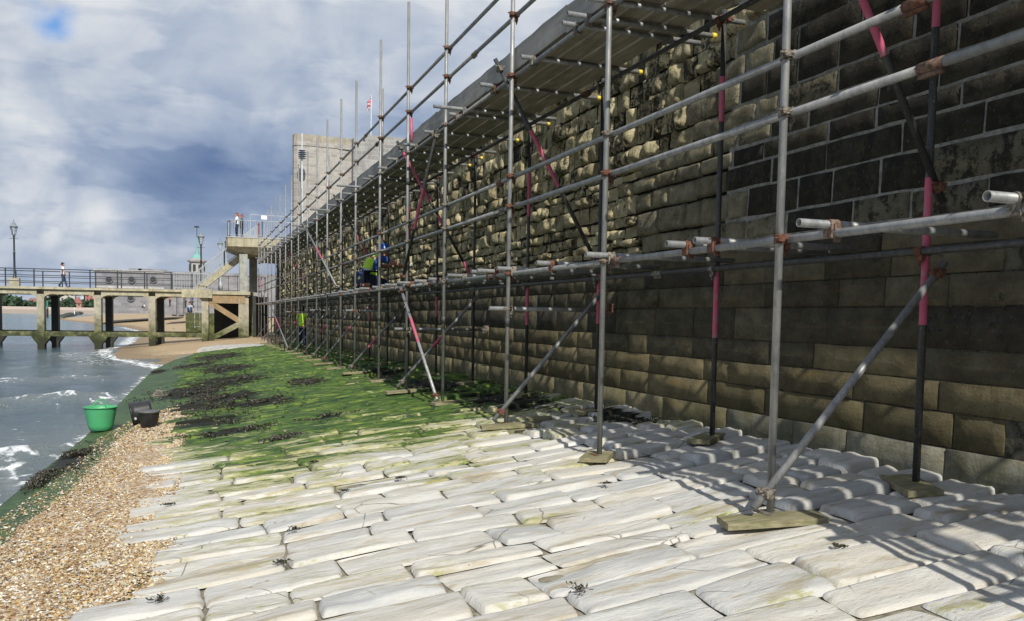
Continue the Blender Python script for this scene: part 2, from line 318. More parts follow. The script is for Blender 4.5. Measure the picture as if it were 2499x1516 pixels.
def part(name, me, parent, label=None, world=True):
    o = bpy.data.objects.new(name, me); C.objects.link(o)
    if parent is not None:
        o.parent = parent
        if world:
            l = Vector((0, 0, 0)); q = parent
            while q is not None: l += q.location; q = q.parent
            o.location = -l
    if label: o['label'] = label
    return o
def single(name, me, label, cat, group=None, loc=None):
    o = bpy.data.objects.new(name, me); C.objects.link(o)
    if loc: o.location = loc
    o['label'] = label; o['category'] = cat
    if group: o['group'] = group
    return o
def structure(name, me):
    o = bpy.data.objects.new(name, me); C.objects.link(o); o['kind'] = 'structure'; return o
def axis_uv(n, h, rnd):
    e = min(rnd / h, .45); inner = np.linspace(-1 + e, 1 - e, max(2, n - 4)); return np.concatenate([[-1, -1 + e * .4], inner, [1 - e * .4, 1]])
class B:
    "collects boxes, tubes and lofts in one mesh"
    def __init__(s): s.V = []; s.F = []; s.I = []
    def add(s, V, Fc, i=0):
        n = len(s.V); s.V += [tuple(v) for v in V]; s.F += [tuple(k + n for k in f) for f in Fc]; s.I += [i] * len(Fc); return s
    def box(s, a, b, i=0):
        x0, y0, z0 = a; x1, y1, z1 = b
        return s.add([(x0, y0, z0), (x1, y0, z0), (x1, y1, z0), (x0, y1, z0), (x0, y0, z1), (x1, y0, z1), (x1, y1, z1), (x0, y1, z1)],
                     [(0, 3, 2, 1), (4, 5, 6, 7), (0, 1, 5, 4), (1, 2, 6, 5), (2, 3, 7, 6), (3, 0, 4, 7)], i)
    def beam(s, p, q, w, h, i=0, upv=(0, 0, 1)):
        p = Vector(p); q = Vector(q); d = (q - p).normalized(); u = Vector(upv); sd_ = d.cross(u).normalized(); u = sd_.cross(d)
        V = [];
        for e in (p, q):
            for a, b in ((-1, -1), (1, -1), (1, 1), (-1, 1)): V.append(e + sd_ * a * w / 2 + u * b * h / 2)
        return s.add(V, [(0, 1, 2, 3), (7, 6, 5, 4), (0, 4, 5, 1), (1, 5, 6, 2), (2, 6, 7, 3), (3, 7, 4, 0)], i)
    def tube(s, p, q, r, n=8, r2=None, i=0, hollow=0.0, caps=True):
        p = Vector(p); q = Vector(q); d = (q - p).normalized(); u = Vector((0, 0, 1)) if abs(d.z) < .9 else Vector((1, 0, 0))
        a = d.cross(u).normalized(); b = d.cross(a); r2 = r if r2 is None else r2
        rings = [(p, r), (q, r2)]
        if hollow: rings = [(p + d * hollow, r * .82), (p, r * .82), (p, r), (q, r2), (q, r2 * .82), (q - d * hollow, r2 * .82)]
        V = []; Fc = []
        for c, rr in rings:
            for k in range(n):
                t = 2 * math.pi * k / n; V.append(c + a * math.cos(t) * rr + b * math.sin(t) * rr)
        for j in range(len(rings) - 1):
            for k in range(n):
                k2 = (k + 1) % n; Fc.append((j * n + k, j * n + k2, (j + 1) * n + k2, (j + 1) * n + k))
        if caps: Fc.append(tuple(range(n))[::-1]); Fc.append(tuple(range((len(rings) - 1) * n, len(rings) * n)))
        return s.add(V, Fc, i)
    def lathe(s, prof, c=(0, 0, 0), n=16, i=0):
        V = []; Fc = []
        for r_, z in prof:
            for k in range(n):
                t = 2 * math.pi * k / n; V.append((c[0] + r_ * math.cos(t), c[1] + r_ * math.sin(t), c[2] + z))
        for j in range(len(prof) - 1):
            for k in range(n):
                k2 = (k + 1) % n; Fc.append((j * n + k, j * n + k2, (j + 1) * n + k2, (j + 1) * n + k))
        Fc.append(tuple(range(n))[::-1]); Fc.append(tuple(range((len(prof) - 1) * n, len(prof) * n)))
        return s.add(V, Fc, i)
    def prism(s, poly, z0, z1, i=0, axis='z'):
        n = len(poly); f = {'z': lambda a, b, c: (a, b, c), 'y': lambda a, b, c: (a, c, b), 'x': lambda a, b, c: (c, a, b)}[axis]
        V = [f(a, b, z0) for a, b in poly] + [f(a, b, z1) for a, b in poly]
        Fc = [tuple(range(n))[::-1], tuple(range(n, 2 * n))] + [(k, (k + 1) % n, n + (k + 1) % n, n + k) for k in range(n)]
        return s.add(V, Fc, i)
    def me(s, name, mats, smooth=False): return mesh(name, s.V, s.F, mats, s.I, smooth)

def G(X, Y):
    "top of the sloping stone apron"
    return -.07 + .115 * (X - 3.3) - .0079 * (Y - 4.3)
SEA = -1.05
EDGE = [(-2.6, -6), (-1.95, 3), (-1.80, 9), (-1.62, 14), (-1.56, 25), (-1.5, 32), (-1.0, 38), (-.30, 42)]
def edgeX(Y): return np.interp(Y, [e[1] for e in EDGE], [e[0] for e in EDGE])
def stoneX(Y): # left limit of the stones: the shingle lies beyond
    return np.interp(Y, [0, 5, 6, 8, 9.5, 11.5, 15, 20, 30, 42], [-.62, -.66, -.50, -.60, -.50, -.58, -.44, -.5, -.55, -.2])
def shingleX(Y): # left limit of the shingle on the green slab
    return np.interp(Y, [4, 7.7, 8.9, 11.1, 13.4, 16, 17], [-1.75, -1.50, -1.30, -1.16, -1.10, -.75, -.5])
def algae_field(X, Y):
    yb = np.interp(X, [-.8, -.5, 0, .45, .8, 1.5, 2.3, 3.1, 3.8, 4.6], [11.6, 11.2, 9.2, 8.5, 8.5, 8.9, 8.7, 9.3, 9.8, 10.2])
    a = sstep(-3.1, 3.2, Y - yb) * .90 + .46 * np.clip(fbm(X * 1.1, Y * .9, 12.0, 3) - .05, 0, 1) * sstep(4.2, 6.5, Y) * sstep(11, 9, Y)
    a = a - .16 * sstep(3.2, 3.7, X) * sstep(12, 9, Y) + .20 * sstep(3.3, 3.9, X) * sstep(5.2, 7.5, Y) * sstep(11, 9.5, Y)
    a = a + .10 * sstep(12, 15, Y)
    a = a + .12 * np.exp(-((X - .9) ** 2 + ((Y - 6.6) * 1.2) ** 2) * 2) + .13 * np.exp(-((X - 2.3) ** 2 * 1.5 + ((Y - 7.1) * 1.6) ** 2)) 
    return a
WEED = [(-.2, 20, .9, 2.2), (1.0, 15.6, .7, 1.0), (.45, 17.5, .8, 1.3), (.7, 22.0, 1.0, 2.2), (1.0, 10.8, .22, .22), (-.1, 16.2, .5, 1.2), (.1, 13.6, .7, .8), (.8, 27, .9, 3), (.7, 36, 1.1, 3.4), (1.7, 12.2, .3, .3), (.35, 12.2, .5, .4),
        (-1.50, 11.6, .24, 1.1), (-1.62, 10.3, .10, .6), (-1.3, 30, .25, 1.5), (2.2, 19, .4, 1.3), (-.1, 31, .8, 2.2), (4.1, 11.2, .55, 1.6), (3.9, 14.5, .5, 1.6), (3.75, 18.5, .4, 2.2), (4.45, 8.6, .22, .7)]
def weed_field(X, Y):
    w = 0
    for a, b, rx, ry in WEED: w = np.maximum(w, .85 * np.exp(-(((X - a) / rx) ** 2 + ((Y - b) / ry) ** 2) * .9))
    return w

# ------------------------------------------------------------------ sea and beach
SHORE = [(3, 30), (-1.2, 37), (-1.83, 39.8), (-2.34, 41.1), (-4.0, 47), (-4.56, 53.5), (-4.23, 63.9), (-4.93, 83), (-5.0, 96.5), (-10.4, 134), (-20.5, 175), (-30, 215), (-36, 260), (-30, 420), (60, 700)]
def shore_dist(X, Y):
    d = np.full(X.shape, 1e9); inside = np.zeros(X.shape, bool)
    for (x0, y0), (x1, y1) in zip(SHORE[:-1], SHORE[1:]):
        dx, dy = x1 - x0, y1 - y0; t = np.clip(((X - x0) * dx + (Y - y0) * dy) / (dx * dx + dy * dy), 0, 1)
        d = np.minimum(d, np.hypot(X - x0 - t * dx, Y - y0 - t * dy))
    xs = np.interp(Y, [p_[1] for p_ in SHORE], [p_[0] for p_ in SHORE]); inside = X > xs
    return np.where(inside, d, -d)
def grid(xs, ys):
    X, Y = np.meshgrid(xs, ys); n, m = X.shape; idx = np.arange(n * m).reshape(n, m)
    Fc = np.stack([idx[:-1, :-1], idx[:-1, 1:], idx[1:, 1:], idx[1:, :-1]], -1).reshape(-1, 4); return X, Y, Fc
def geo_steps(a, b, s0, k):
    o = [a]; s = s0
    while o[-1] < b: o.append(o[-1] + s); s *= k
    return np.array(o)
xs = np.concatenate([-geo_steps(1.2, 3000, .10, 1.045)[::-1], np.array([-.9, 0, 4, 12, 40, 200, 1500])])
ys = geo_steps(2.0, 4500, .10, 1.024); ys = np.concatenate([[-60, -20, -8, -2], ys])
X, Y, Fc = grid(xs, ys)
def ridge(X, Y, a, b, h, w):
    (x0, y0), (x1, y1) = a, b; dx, dy = x1 - x0, y1 - y0; L_ = math.hypot(dx, dy)
    t = ((X - x0) * dx + (Y - y0) * dy) / L_ ** 2; dd = ((X - x0) * -dy + (Y - y0) * dx) / L_ + .35 * fbm(X * .9, Y * .9, 3.3, 3)
    fall = np.where(t > 1, np.exp(-((t - 1) * L_) ** 2 * 4), np.where(t < 0, np.exp(-(t * L_) ** 2 * .05), 1))
    return h * np.exp(-(dd / w) ** 2) * fall, dd, fall
near = sstep(120, 20, Y)
Z = .10 * fbm(X * .35, Y * .25, 1.0, 4) * near + .05 * fbm(X * 1.4, Y * .9, 2.0, 3) * near
foam = np.zeros_like(X)
for a, b, h, w in [((-9, 18.5), (-2.3, 22.8), .26, .38), ((-6, 11.8), (-1.9, 14.3), .24, .34), ((-12, 27), (-2.5, 31), .12, .5), ((-5, 8.5), (-2, 10.5), .14, .3)]:
    rz, dd, fl = ridge(X, Y, a, b, h, w); Z += rz
    foam = np.maximum(foam, fl * (.48 * np.exp(-((dd - .1) / .30) ** 2) + .24 * np.exp(-((dd + .8) / .9) ** 2)))
foam = np.maximum(foam, .62 * np.exp(-((X + 2.2) / .30) ** 2 - ((Y - 22.6) / .6) ** 2))
sdist = shore_dist(X, Y)
foam = np.maximum(foam, np.where((Y > 36) & (Y < 130), .60 * np.exp(-((sdist + .5) / .7) ** 2), 0))
foam = np.maximum(foam, np.where((Y > 38) & (Y < 50), .38 * np.exp(-((sdist + 2.0) / 1.6) ** 2), 0))
foam = np.maximum(foam, .46 * np.exp(-((X - edgeX(Y) + .15) / .35) ** 2) * (Y < 36) * (Y > 3))
foam = np.maximum(foam, .36 * np.exp(-((X + 2.6) / 1.8) ** 2) * sstep(26, 12, Y) * (Y > 4))
structure('sea', mesh('sea', np.stack([X.ravel(), Y.ravel(), (SEA + Z).ravel()], -1), Fc, MAT['sea'], smooth=True, attrs={'foam': foam.ravel()}))

xs = np.concatenate([-geo_steps(.4, 60, .35, 1.05)[::-1], geo_steps(0, 90, .35, 1.05)]); ys = geo_steps(36.5, 420, .35, 1.018)
X, Y, Fc = grid(xs, ys); d = shore_dist(X, Y)
Zb = np.where(d < 0, SEA + d * .10, SEA + np.where(d < 7, .10 * d, .7 + .075 * (d - 7)))
Zb = np.minimum(Zb, 1.9 + .0 * d) + .05 * fbm(X * .6, Y * .4, 5.0, 4) * sstep(-1, 2, d)
Zb = np.where(Y < 44, np.minimum(Zb, G(np.clip(X, -2, 5), Y) - .12), Zb)
structure('beach', mesh('beach', np.stack([X.ravel(), Y.ravel(), Zb.ravel()], -1), Fc, MAT['beach'], smooth=True))
def beachZ(x, y):
    d_ = float(shore_dist(np.array([x]), np.array([y]))[0]); return min(1.9, SEA + (d_ * .10 if d_ < 7 else .7 + .075 * (d_ - 7)))
# wide ground under everything and out to the horizon
structure('ground', mesh('ground', [(-4500, -300, -2.2), (4500, -300, -2.2), (4500, 5200, -2.2), (-4500, 5200, -2.2)], [(0, 1, 2, 3)], MAT['beach']))
structure('promenade', B().box((5.45, -12, -2), (60, 52.8, 4.95)).me('promenade', [MAT['conc_pale']]))
# pale concrete strip beside the end of the scaffold
q = B(); n = 10
for k in range(n):
    y0, y1 = 43.5 + k * 1.0, 44.5 + k * 1.0; xl0, xl1 = np.interp([y0, y1], [43, 48, 54], [-.2, 1.0, 2.9])
    q.add([(xl0, y0, -.62), (5.2, y0, -.28), (5.2, y1, -.28), (xl1, y1, -.55), (xl0, y0, -1.3), (5.2, y0, -1.3), (5.2, y1, -1.3), (xl1, y1, -1.3)], [(0, 1, 2, 3), (0, 4, 5, 1), (0, 3, 7, 4)])
structure('concrete_path', q.me('concrete_path', [MAT['conc_pale']]))

# ------------------------------------------------------------------ apron: slab, bedding, stones
ys = np.arange(-6, 42.2, .2); us = np.linspace(0, 1, 14)
U, Y = np.meshgrid(us, ys); X = edgeX(Y) + (stoneX(np.clip(Y, 0, 42)) + .25 - edgeX(Y)) * U
n_, m_ = X.shape; idx = np.arange(n_ * m_).reshape(n_, m_); Fc = np.stack([idx[:-1, :-1], idx[:-1, 1:], idx[1:, 1:], idx[1:, :-1]], -1).reshape(-1, 4)
Z = G(X, Y) - .02 + .02 * fbm(X * 1.5, Y * .8, 0, 3)
grit = 1.0 - np.abs(0)  # pebbles thin out towards the water
grit = sstep(.55, -.10, shingleX(Y) - X) * sstep(16.5, 12, Y) * .62
slab = structure('stone_apron', mesh('apron_slab', np.stack([X.ravel(), Y.ravel(), Z.ravel()], -1), Fc, MAT['slab'], smooth=True, attrs={'grit': grit.ravel(), 'weed': weed_field(X, Y).ravel()}))
q = B()
for (x0, y0), (x1, y1) in zip(EDGE[:-1], EDGE[1:]):
    q.add([(x0 + .004, y0, G(x0, y0) - .02), (x1 + .004, y1, G(x1, y1) - .02), (x1 - .10, y1, -2.0), (x0 - .10, y0, -2.0)], [(0, 1, 2, 3)])
part('slab_edge', q.me('slab_edge', [MAT['slab']]), slab)
X, Y, Fc = grid(np.linspace(-1.0, 5.2, 32), np.arange(-6, 44.4, .4)); Z = G(X, Y) - .036 + .02 * fbm(X * 3, Y * 3, 1, 3) + .03 * fbm(X * .8, Y * .8, 31, 2)
part('bedding', mesh('bedding', np.stack([X.ravel(), Y.ravel(), Z.ravel()], -1), Fc, MAT['bedding'], smooth=True), slab)

def warp(X, Y):
    return X + .07 * fbm(X * .9, Y * 1.3, 2.0, 3), Y + .085 * fbm(X * .8 + 9, Y * .55, 6.0, 3)
def stone_geo(x0, x1, y0, y1, nx, ny, H, seed, tilt, lod=0):
    u = axis_uv(nx, (x1 - x0) / 2, .04); v = axis_uv(ny, (y1 - y0) / 2, .035); nx, ny = len(u), len(v)
    U, V = np.meshgrid(u, v); cx, cy, hx, hy = (x0 + x1) / 2, (y0 + y1) / 2, (x1 - x0) / 2, (y1 - y0) / 2
    skew = ((seed * 37) % 11 - 5) / 5 * .07
    # corners pulled in, ends slanted: no stone is a clean rectangle
    pull = (np.abs(U) ** 6) * (np.abs(V) ** 4)
    X = cx + U * hx * (1 - .03 * pull) + V * skew * hx * .6; Y = cy + V * hy * (1 - .05 * pull)
    X, Y = warp(X, Y)
    eb = (np.abs(U) ** 8); X = X - np.sign(U) * eb * .010 * (.5 + fbm(Y * 9, X * 2 + seed, 4, 3)); eb = np.abs(V) ** 8
    Y = Y - np.sign(V) * eb * .007 * (.4 + fbm(X * 6, seed, 8, 3))
    ex = hx * (1 - np.abs(U)); ey = hy * (1 - np.abs(V)); rx = .036; ry = .032
    a_, b_ = np.clip(ex / rx, 0, 1), np.clip(ey / ry, 0, 1); p = np.sqrt(a_ * (2 - a_) * b_ * (2 - b_))
    rid = .016 * fbm(X * .6 + seed * 3, Y * 8.5, seed * 1.7, 4) + .010 * fbm(X * 2.2, Y * 4.0, seed, 3)
    sh = fbm(X * 1.6 + seed, Y * 3, 21, 3); chip = -.018 * sstep(.28, .5, sh)
    Z = G(X, Y) - .024 + p * (.024 + H + rid * 1.5 + chip - V * tilt + ((seed * 13) % 7 - 3) / 3 * .012 * U) + .03 * fbm(X * .8, Y * .8, 31, 2)
    pts = np.stack([X, Y, Z], -1).reshape(-1, 3); idx = np.arange(nx * ny).reshape(ny, nx)
    Fc = np.stack([idx[:-1, :-1], idx[:-1, 1:], idx[1:, 1:], idx[1:, :-1]], -1).reshape(-1, 4)
    return pts, Fc
rows = []; y = 1.2; k = 0
while y < 43.6:
    h = random.choice([.27, .31, .35, .40]) + .03 * random.random()
    if y > 9: h *= .95
    rows.append((y, y + h)); y += h
SOFTV, SOFTF, off_ = [], [], 0
cnt = 0; cand = []
for y0, y1 in rows:
    xl = float(stoneX((y0 + y1) / 2)) + random.uniform(-.18, .22); x = xl
    while x < 4.78:
        L_ = random.choice([.42, .6, .75, .85, .95, 1.1, .7]) * random.uniform(.9, 1.1)
        if x > 3.6 and y0 > 3.8: L_ *= .6
        x1 = x + L_
        if x1 > 4.62: x1 = 4.84
        cand.append((x, x1, y0 + random.uniform(-.012, .012), y1 + random.uniform(-.012, .012))); x = x1
for x0, y0, w_, l_ in [(-.98, 5.55, .30, .24), (-.92, 6.1, .36, .22), (-.88, 7.0, .30, .20), (-1.0, 5.0, .35, .25)]:
    cand.append((x0, x0 + w_, y0, y0 + l_))
def size_px(c):
    X_, Y_ = (c[0] + c[1]) / 2, (c[2] + c[3]) / 2; v_ = Vector((X_, Y_, G(X_, Y_))) - CAM; z_ = v_.dot(fw)
    if z_ < .5: return -1
    px = CX + F_PX * v_.dot(rt2) / z_; py = CY - F_PX * v_.dot(up2) / z_
    vis = -250 < px < 2750 and py < 1680
    return (c[1] - c[0]) * (c[3] - c[2]) / z_ ** 3 if vis else -1
cand.sort(key=size_px, reverse=True)
for i, c in enumerate(cand):
    s_ = size_px(c); pr = i < 296 and s_ > 0
    if s_ < 0 and not (-3 < c[2] < 44): continue
    zz_ = (c[2] + c[3]) / 2; g = .0015; rough_zone = zz_ > 7.5
    H = random.uniform(-.008, .010) + (random.uniform(0, .03) if c[0] > 3.2 else 0); tl = random.uniform(-.006, .010)
    if c[0] > 3.3 and zz_ > 3.6: g = .012; H += random.uniform(.0, .03)
    if rough_zone: H += random.uniform(-.012, .02)
    if pr: nx, ny = (24, 13) if i < 110 else ((15, 9) if i < 220 else (11, 7))
    else: nx, ny = 7, 5
    P_, Fc_ = stone_geo(c[0] + g, c[1] - g, c[2] + g, c[3] - g, nx, ny, H, (i * 7.31) % 50, tl, 0 if pr else 1)
    if pr:
        al = algae_field(P_[:, 0], P_[:, 1]) + random.uniform(-.16, .12); me = mesh('paving_stone', P_, Fc_, MAT['paving'], smooth=True,
            attrs={'algae': al, 'tint': np.full(len(P_), random.random()), 'weed': weed_field(P_[:, 0], P_[:, 1])})
        part('paving_stone', me, slab)
    else:
        SOFTV.append(P_); SOFTF.append(Fc_ + off_); off_ += len(P_)
V_ = np.concatenate(SOFTV); o = part('far_paving_stones', mesh('far_paving_stones', V_, np.concatenate(SOFTF), MAT['paving'], smooth=True,
    attrs={'algae': algae_field(V_[:, 0], V_[:, 1]) + np.concatenate([np.full(len(q_), RNG.uniform(-.18, .12)) for q_ in SOFTV]), 'tint': RNG.random(len(V_)), 'weed': weed_field(V_[:, 0], V_[:, 1])}), slab); o['kind'] = 'stuff'

# loose shingle over the slab (far too many pebbles to count)
def pebbles(name, pts, size, mat, label):
    n = len(pts); base = np.array([(1, 0, 0), (-1, 0, 0), (0, 1, 0), (0, -1, 0), (0, 0, 1), (0, 0, -1)], float)
    fc = np.array([(0, 2, 4), (2, 1, 4), (1, 3, 4), (3, 0, 4), (2, 0, 5), (1, 2, 5), (3, 1, 5), (0, 3, 5)])
    sc_ = size[:, None] * RNG.uniform(.5, 1.2, (n, 3)); sc_[:, 2] *= .6
    th = RNG.uniform(0, 6.28, n); c_, s_ = np.cos(th), np.sin(th)
    v = base[None] * sc_[:, None, :]; v = v + RNG.normal(0, .12, v.shape) * size[:, None, None]
    x = v[..., 0] * c_[:, None] - v[..., 1] * s_[:, None]; y_ = v[..., 0] * s_[:, None] + v[..., 1] * c_[:, None]
    v = np.stack([x, y_, v[..., 2]], -1) + pts[:, None, :]
    col = np.repeat(RNG.random(n), 6)
    me = mesh(name, v.reshape(-1, 3), (fc[None] + 6 * np.arange(n)[:, None, None]).reshape(-1, 3), mat, attrs={'pv': col})
    o = bpy.data.objects.new(name, me); C.objects.link(o); o['kind'] = 'stuff'; o['label'] = label; o['category'] = 'shingle'; return o
mp_ = M('pebble_mix', .6, 0, .4); pv = mp_.attr('pv')
MAT['pebble'] = mp_.color(mp_.ramp(pv, [(0, (.10, .06, .035)), (.15, (.28, .16, .075)), (.35, (.44, .30, .13)), (.5, (.36, .29, .18)), (.65, (.54, .42, .22)), (.8, (.62, .60, .54)), (.9, (.24, .22, .20)), (1, (.74, .70, .60))]))
N = 98000; Yp = 4.2 + (17.5 - 4.2) * RNG.random(N * 3) ** 1.5; lo = shingleX(Yp) - .30; hi = stoneX(Yp) + .42
Xp = lo + (hi - lo) * RNG.random(N * 3); clump = fbm(Xp * 2.2, Yp * 1.6, 2, 3); mid = (Xp - lo) / (hi - lo)
dens = (.04 + .96 * sstep(.20, .50, mid)) * sstep(1.0, .80, mid) * sstep(17.5, 13, Yp) * (1 + 1.3 * clump); keep = RNG.random(N * 3) < np.clip(dens * 1.1, 0, 1); Xp, Yp = Xp[keep][:N], Yp[keep][:N]
thick = sstep(0, .5, (Xp - shingleX(Yp) + .1) / .5) * sstep(.25, -.25, Xp - stoneX(Yp)) * .035
Zp = G(Xp, Yp) - .012 + thick * RNG.random(len(Xp)); sz = (.0055 + .012 * RNG.random(len(Xp)) ** 2.2) * (1 + .02 * Yp)
pebbles('shingle', np.stack([Xp, Yp, Zp], -1), sz, MAT['pebble'], 'loose orange and white shingle lying between the green slab and the pale stones')
# the shingle bank itself
ys = np.arange(3, 16.6, .12); U, Y = np.meshgrid(np.linspace(0, 1, 20), ys); X = shingleX(Y) + (stoneX(Y) + .42 - shingleX(Y)) * U
X = X + .10 * fbm(X * 2, Y * 2, 8, 3) * (np.abs(U - .5) > .3)
Z = G(X, Y) - .035 + .05 * np.sin(np.pi * np.clip(U * 1.15, 0, 1)) ** .6 * sstep(16.6, 11.5, Y) + .02 * fbm(X * 3, Y * 3, 4, 4)
n_, m_ = X.shape; idx = np.arange(n_ * m_).reshape(n_, m_); Fc = np.stack([idx[:-1, :-1], idx[:-1, 1:], idx[1:, 1:], idx[1:, :-1]], -1).reshape(-1, 4)
o = part('shingle_bank', mesh('shingle_bank', np.stack([X.ravel(), Y.ravel(), Z.ravel()], -1), Fc, MAT['shingle'], smooth=True), slab); o['kind'] = 'stuff'

# seaweed: tangles of dark ribbons, thick in the dark patches and stray scraps on the pale stones
def ribbons(pts, lens, width, up_=.05):
    V, F_ = [], []
    for (x, y_, z), L_ in zip(pts, lens):
        a = random.uniform(0, 6.28); px, py = x, y_; zc = z + .004
        n = 4; base = len(V)
        for j in range(n + 1):
            t = j / n; a += random.uniform(-.6, .6); w = width * (1 - .5 * abs(2 * t - 1)) * random.uniform(.7, 1.3)
            V += [(px - math.sin(a) * w, py + math.cos(a) * w, zc + random.uniform(0, up_) * .3), (px + math.sin(a) * w, py - math.cos(a) * w, zc + random.uniform(0, up_))]
            px += math.cos(a) * L_ / n; py += math.sin(a) * L_ / n; zc = z + random.uniform(0, up_)
            if j: F_.append((base + 2 * j - 2, base + 2 * j - 1, base + 2 * j + 1, base + 2 * j))
    return V, F_
mw = M('wrack', .45, 0, .5); MAT['wrack'] = mw.color(mw.mix(mw.noise(20, 3, .6), (.010, .010, .006), (.038, .034, .014)))
pts, lens = [], []
for a, b, rx, ry in WEED:
    for _ in range(int(min(2600, 1500 * (rx * ry) ** .5 * (1.6 if b < 16 else 1)))):
        x = random.gauss(a, rx * .5); y_ = random.gauss(b, ry * .5)
        if fbm(np.array([x * 2.8]), np.array([y_ * 1.9]), 3.0, 3)[0] < .05: continue
        if x < float(edgeX(y_)) + .02: continue
        pts.append((x, y_, G(x, y_) - .002)); lens.append(random.uniform(.03, .08))
V_, F_ = ribbons(pts, lens, .006, .022)
o = bpy.data.objects.new('seaweed', mesh('seaweed', V_, F_, MAT['wrack'])); C.objects.link(o); o['kind'] = 'stuff'; o['label'] = 'dark brown seaweed lying in patches on the green apron'; o['category'] = 'seaweed'
SCR = [((1415, 1435), 'largest spiky scrap of dark seaweed on the pale stones at the bottom centre', .13), ((392, 1460), 'scrap of dark seaweed on the pale stones beside the shingle, lowest of the left scraps', .10), ((415, 1230), 'dark green seaweed scrap at the shingle edge with a pale stone under it', .11), ((770, 1126), 'round dark tuft of seaweed on a mossy stone just above the pale stones', .14),
       ((842, 1196), 'small dark clump of seaweed in a joint below the mossy stones', .07), ((716, 1290), 'thin strand of seaweed lying along a joint left of centre', .08), ((1480, 1178), 'spiky dark seaweed tuft on the pale stones below the second front standard', .06), ((2052, 1332), 'small brown crab-like scrap of weed on a pale stone right of the nearest sole board', .05), ((690, 1370), 'short strand of seaweed beside a mossy yellow stone', .07), ((975, 1165), 'tiny sprig of seaweed on a pale stone above centre', .05)]
for (px, py), lab, r_ in SCR:
    d_ = ray(px, py); Y0 = 6.0; p_ = CAM
    for _ in range(6): t = (-.07 - .115 * 3.3 - .0079 * (Y0 - 4.3) + .03 - CAM.z) / (d_.z - .115 * d_.x); p_ = CAM + d_ * t; Y0 = p_.y
    pp = [(p_.x + random.gauss(0, r_ * .22), p_.y + random.gauss(0, r_ * .22), p_.z - .01) for _ in range(26)]
    V_, F_ = ribbons(pp, [random.uniform(.02, .06) for _ in pp], .0035, .012)
    o = single('seaweed_scrap', mesh('seaweed_scrap', V_, F_, MAT['wrack']), lab, 'seaweed'); o['kind'] = 'stuff'

# ------------------------------------------------------------------ the sea wall
def wallX(Z): return 4.745 + .035 * Z
wall = root('sea_wall', 'tall old stone sea wall behind the scaffold, dark coursed blocks near the camera and eroded rubble beyond', 'wall', (4.745, 4, 0))
WB = B()
def wquad(y0, y1, z0, z1, off, i):
    WB.add([(wallX(z0) + off, y0, z0), (wallX(z0) + off, y1, z0), (wallX(z1) + off, y1, z1), (wallX(z1) + off, y0, z1)], [(3, 2, 1, 0)], i)
wquad(-8, 60, -.8, 1.90, .007, 2); wquad(-8, 7.1, 1.90, 5.0, .004, 0); wquad(7.1, 60, 1.90, 5.0, .075, 1)
WB.box((4.96, -8, -.8), (5.44, 60, 5.0), 1)
WB.box((4.80, -8, 5.0), (5.50, 60, 5.16), 0)
part('mortar', WB.me('mortar', [MAT['mortar_pale'], MAT['mortar_dark'], MAT['mortar_mid']]), wall)
def wall_stone(y0, y1, z0, z1, ny, nz, proud, rnd, amp, seed, wob=.0):
    u = axis_uv(ny, (y1 - y0) / 2, rnd); v = axis_uv(nz, (z1 - z0) / 2, rnd); ny, nz = len(u), len(v)
    U, V = np.meshgrid(u, v); hy, hz = (y1 - y0) / 2, (z1 - z0) / 2
    Y = (y0 + y1) / 2 + U * hy; Z = (z0 + z1) / 2 + V * hz
    if wob:
        Y = Y + wob * fbm(Y * 3 + seed, Z * 3, 1, 3); Z = Z + wob * .8 * fbm(Y * 3, Z * 3 + seed, 5, 3)
    e1 = np.clip(hy * (1 - np.abs(U)) / rnd, 0, 1); e2 = np.clip(hz * (1 - np.abs(V)) / rnd, 0, 1); p = np.sqrt(e1 * (2 - e1) * e2 * (2 - e2))
    X = wallX(Z) + .03 - p * (.03 + proud) + p * amp * fbm(Y * 6, Z * 6, seed, 4)
    pts = np.stack([X, Y, Z], -1).reshape(-1, 3); idx = np.arange(ny * nz).reshape(nz, ny)
    Fc = np.stack([idx[:-1, :-1], idx[1:, :-1], idx[1:, 1:], idx[:-1, 1:]], -1).reshape(-1, 4)
    return pts, Fc
WS = []
rowsA = [-.55, -.02, .32, .56, .77, .98, 1.28, 1.50, 1.70, 1.91]
for a, b in zip(rowsA[:-1], rowsA[1:]):
    y = -3 + random.random() * .5
    while y < 56:
        L_ = random.uniform(.6, 1.25) if b - a > .25 or random.random() < .7 else random.uniform(.35, .6)
        t = random.uniform(.62, 1.25); low = b < .5
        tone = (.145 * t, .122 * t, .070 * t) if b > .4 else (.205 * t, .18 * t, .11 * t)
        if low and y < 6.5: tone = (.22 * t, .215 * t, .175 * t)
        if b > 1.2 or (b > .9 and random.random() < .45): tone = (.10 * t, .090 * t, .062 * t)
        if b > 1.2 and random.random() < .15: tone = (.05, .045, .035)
        WS.append(('a', y, y + L_, a, b, tone, (.22 if b > 1.2 else .08) + random.uniform(-.08, .12))); y += L_
rowsB = [1.91, 2.12, 2.40, 2.63, 2.80, 3.01, 3.21, 3.46, 3.70, 3.95, 4.2, 4.45, 4.7, 4.98]
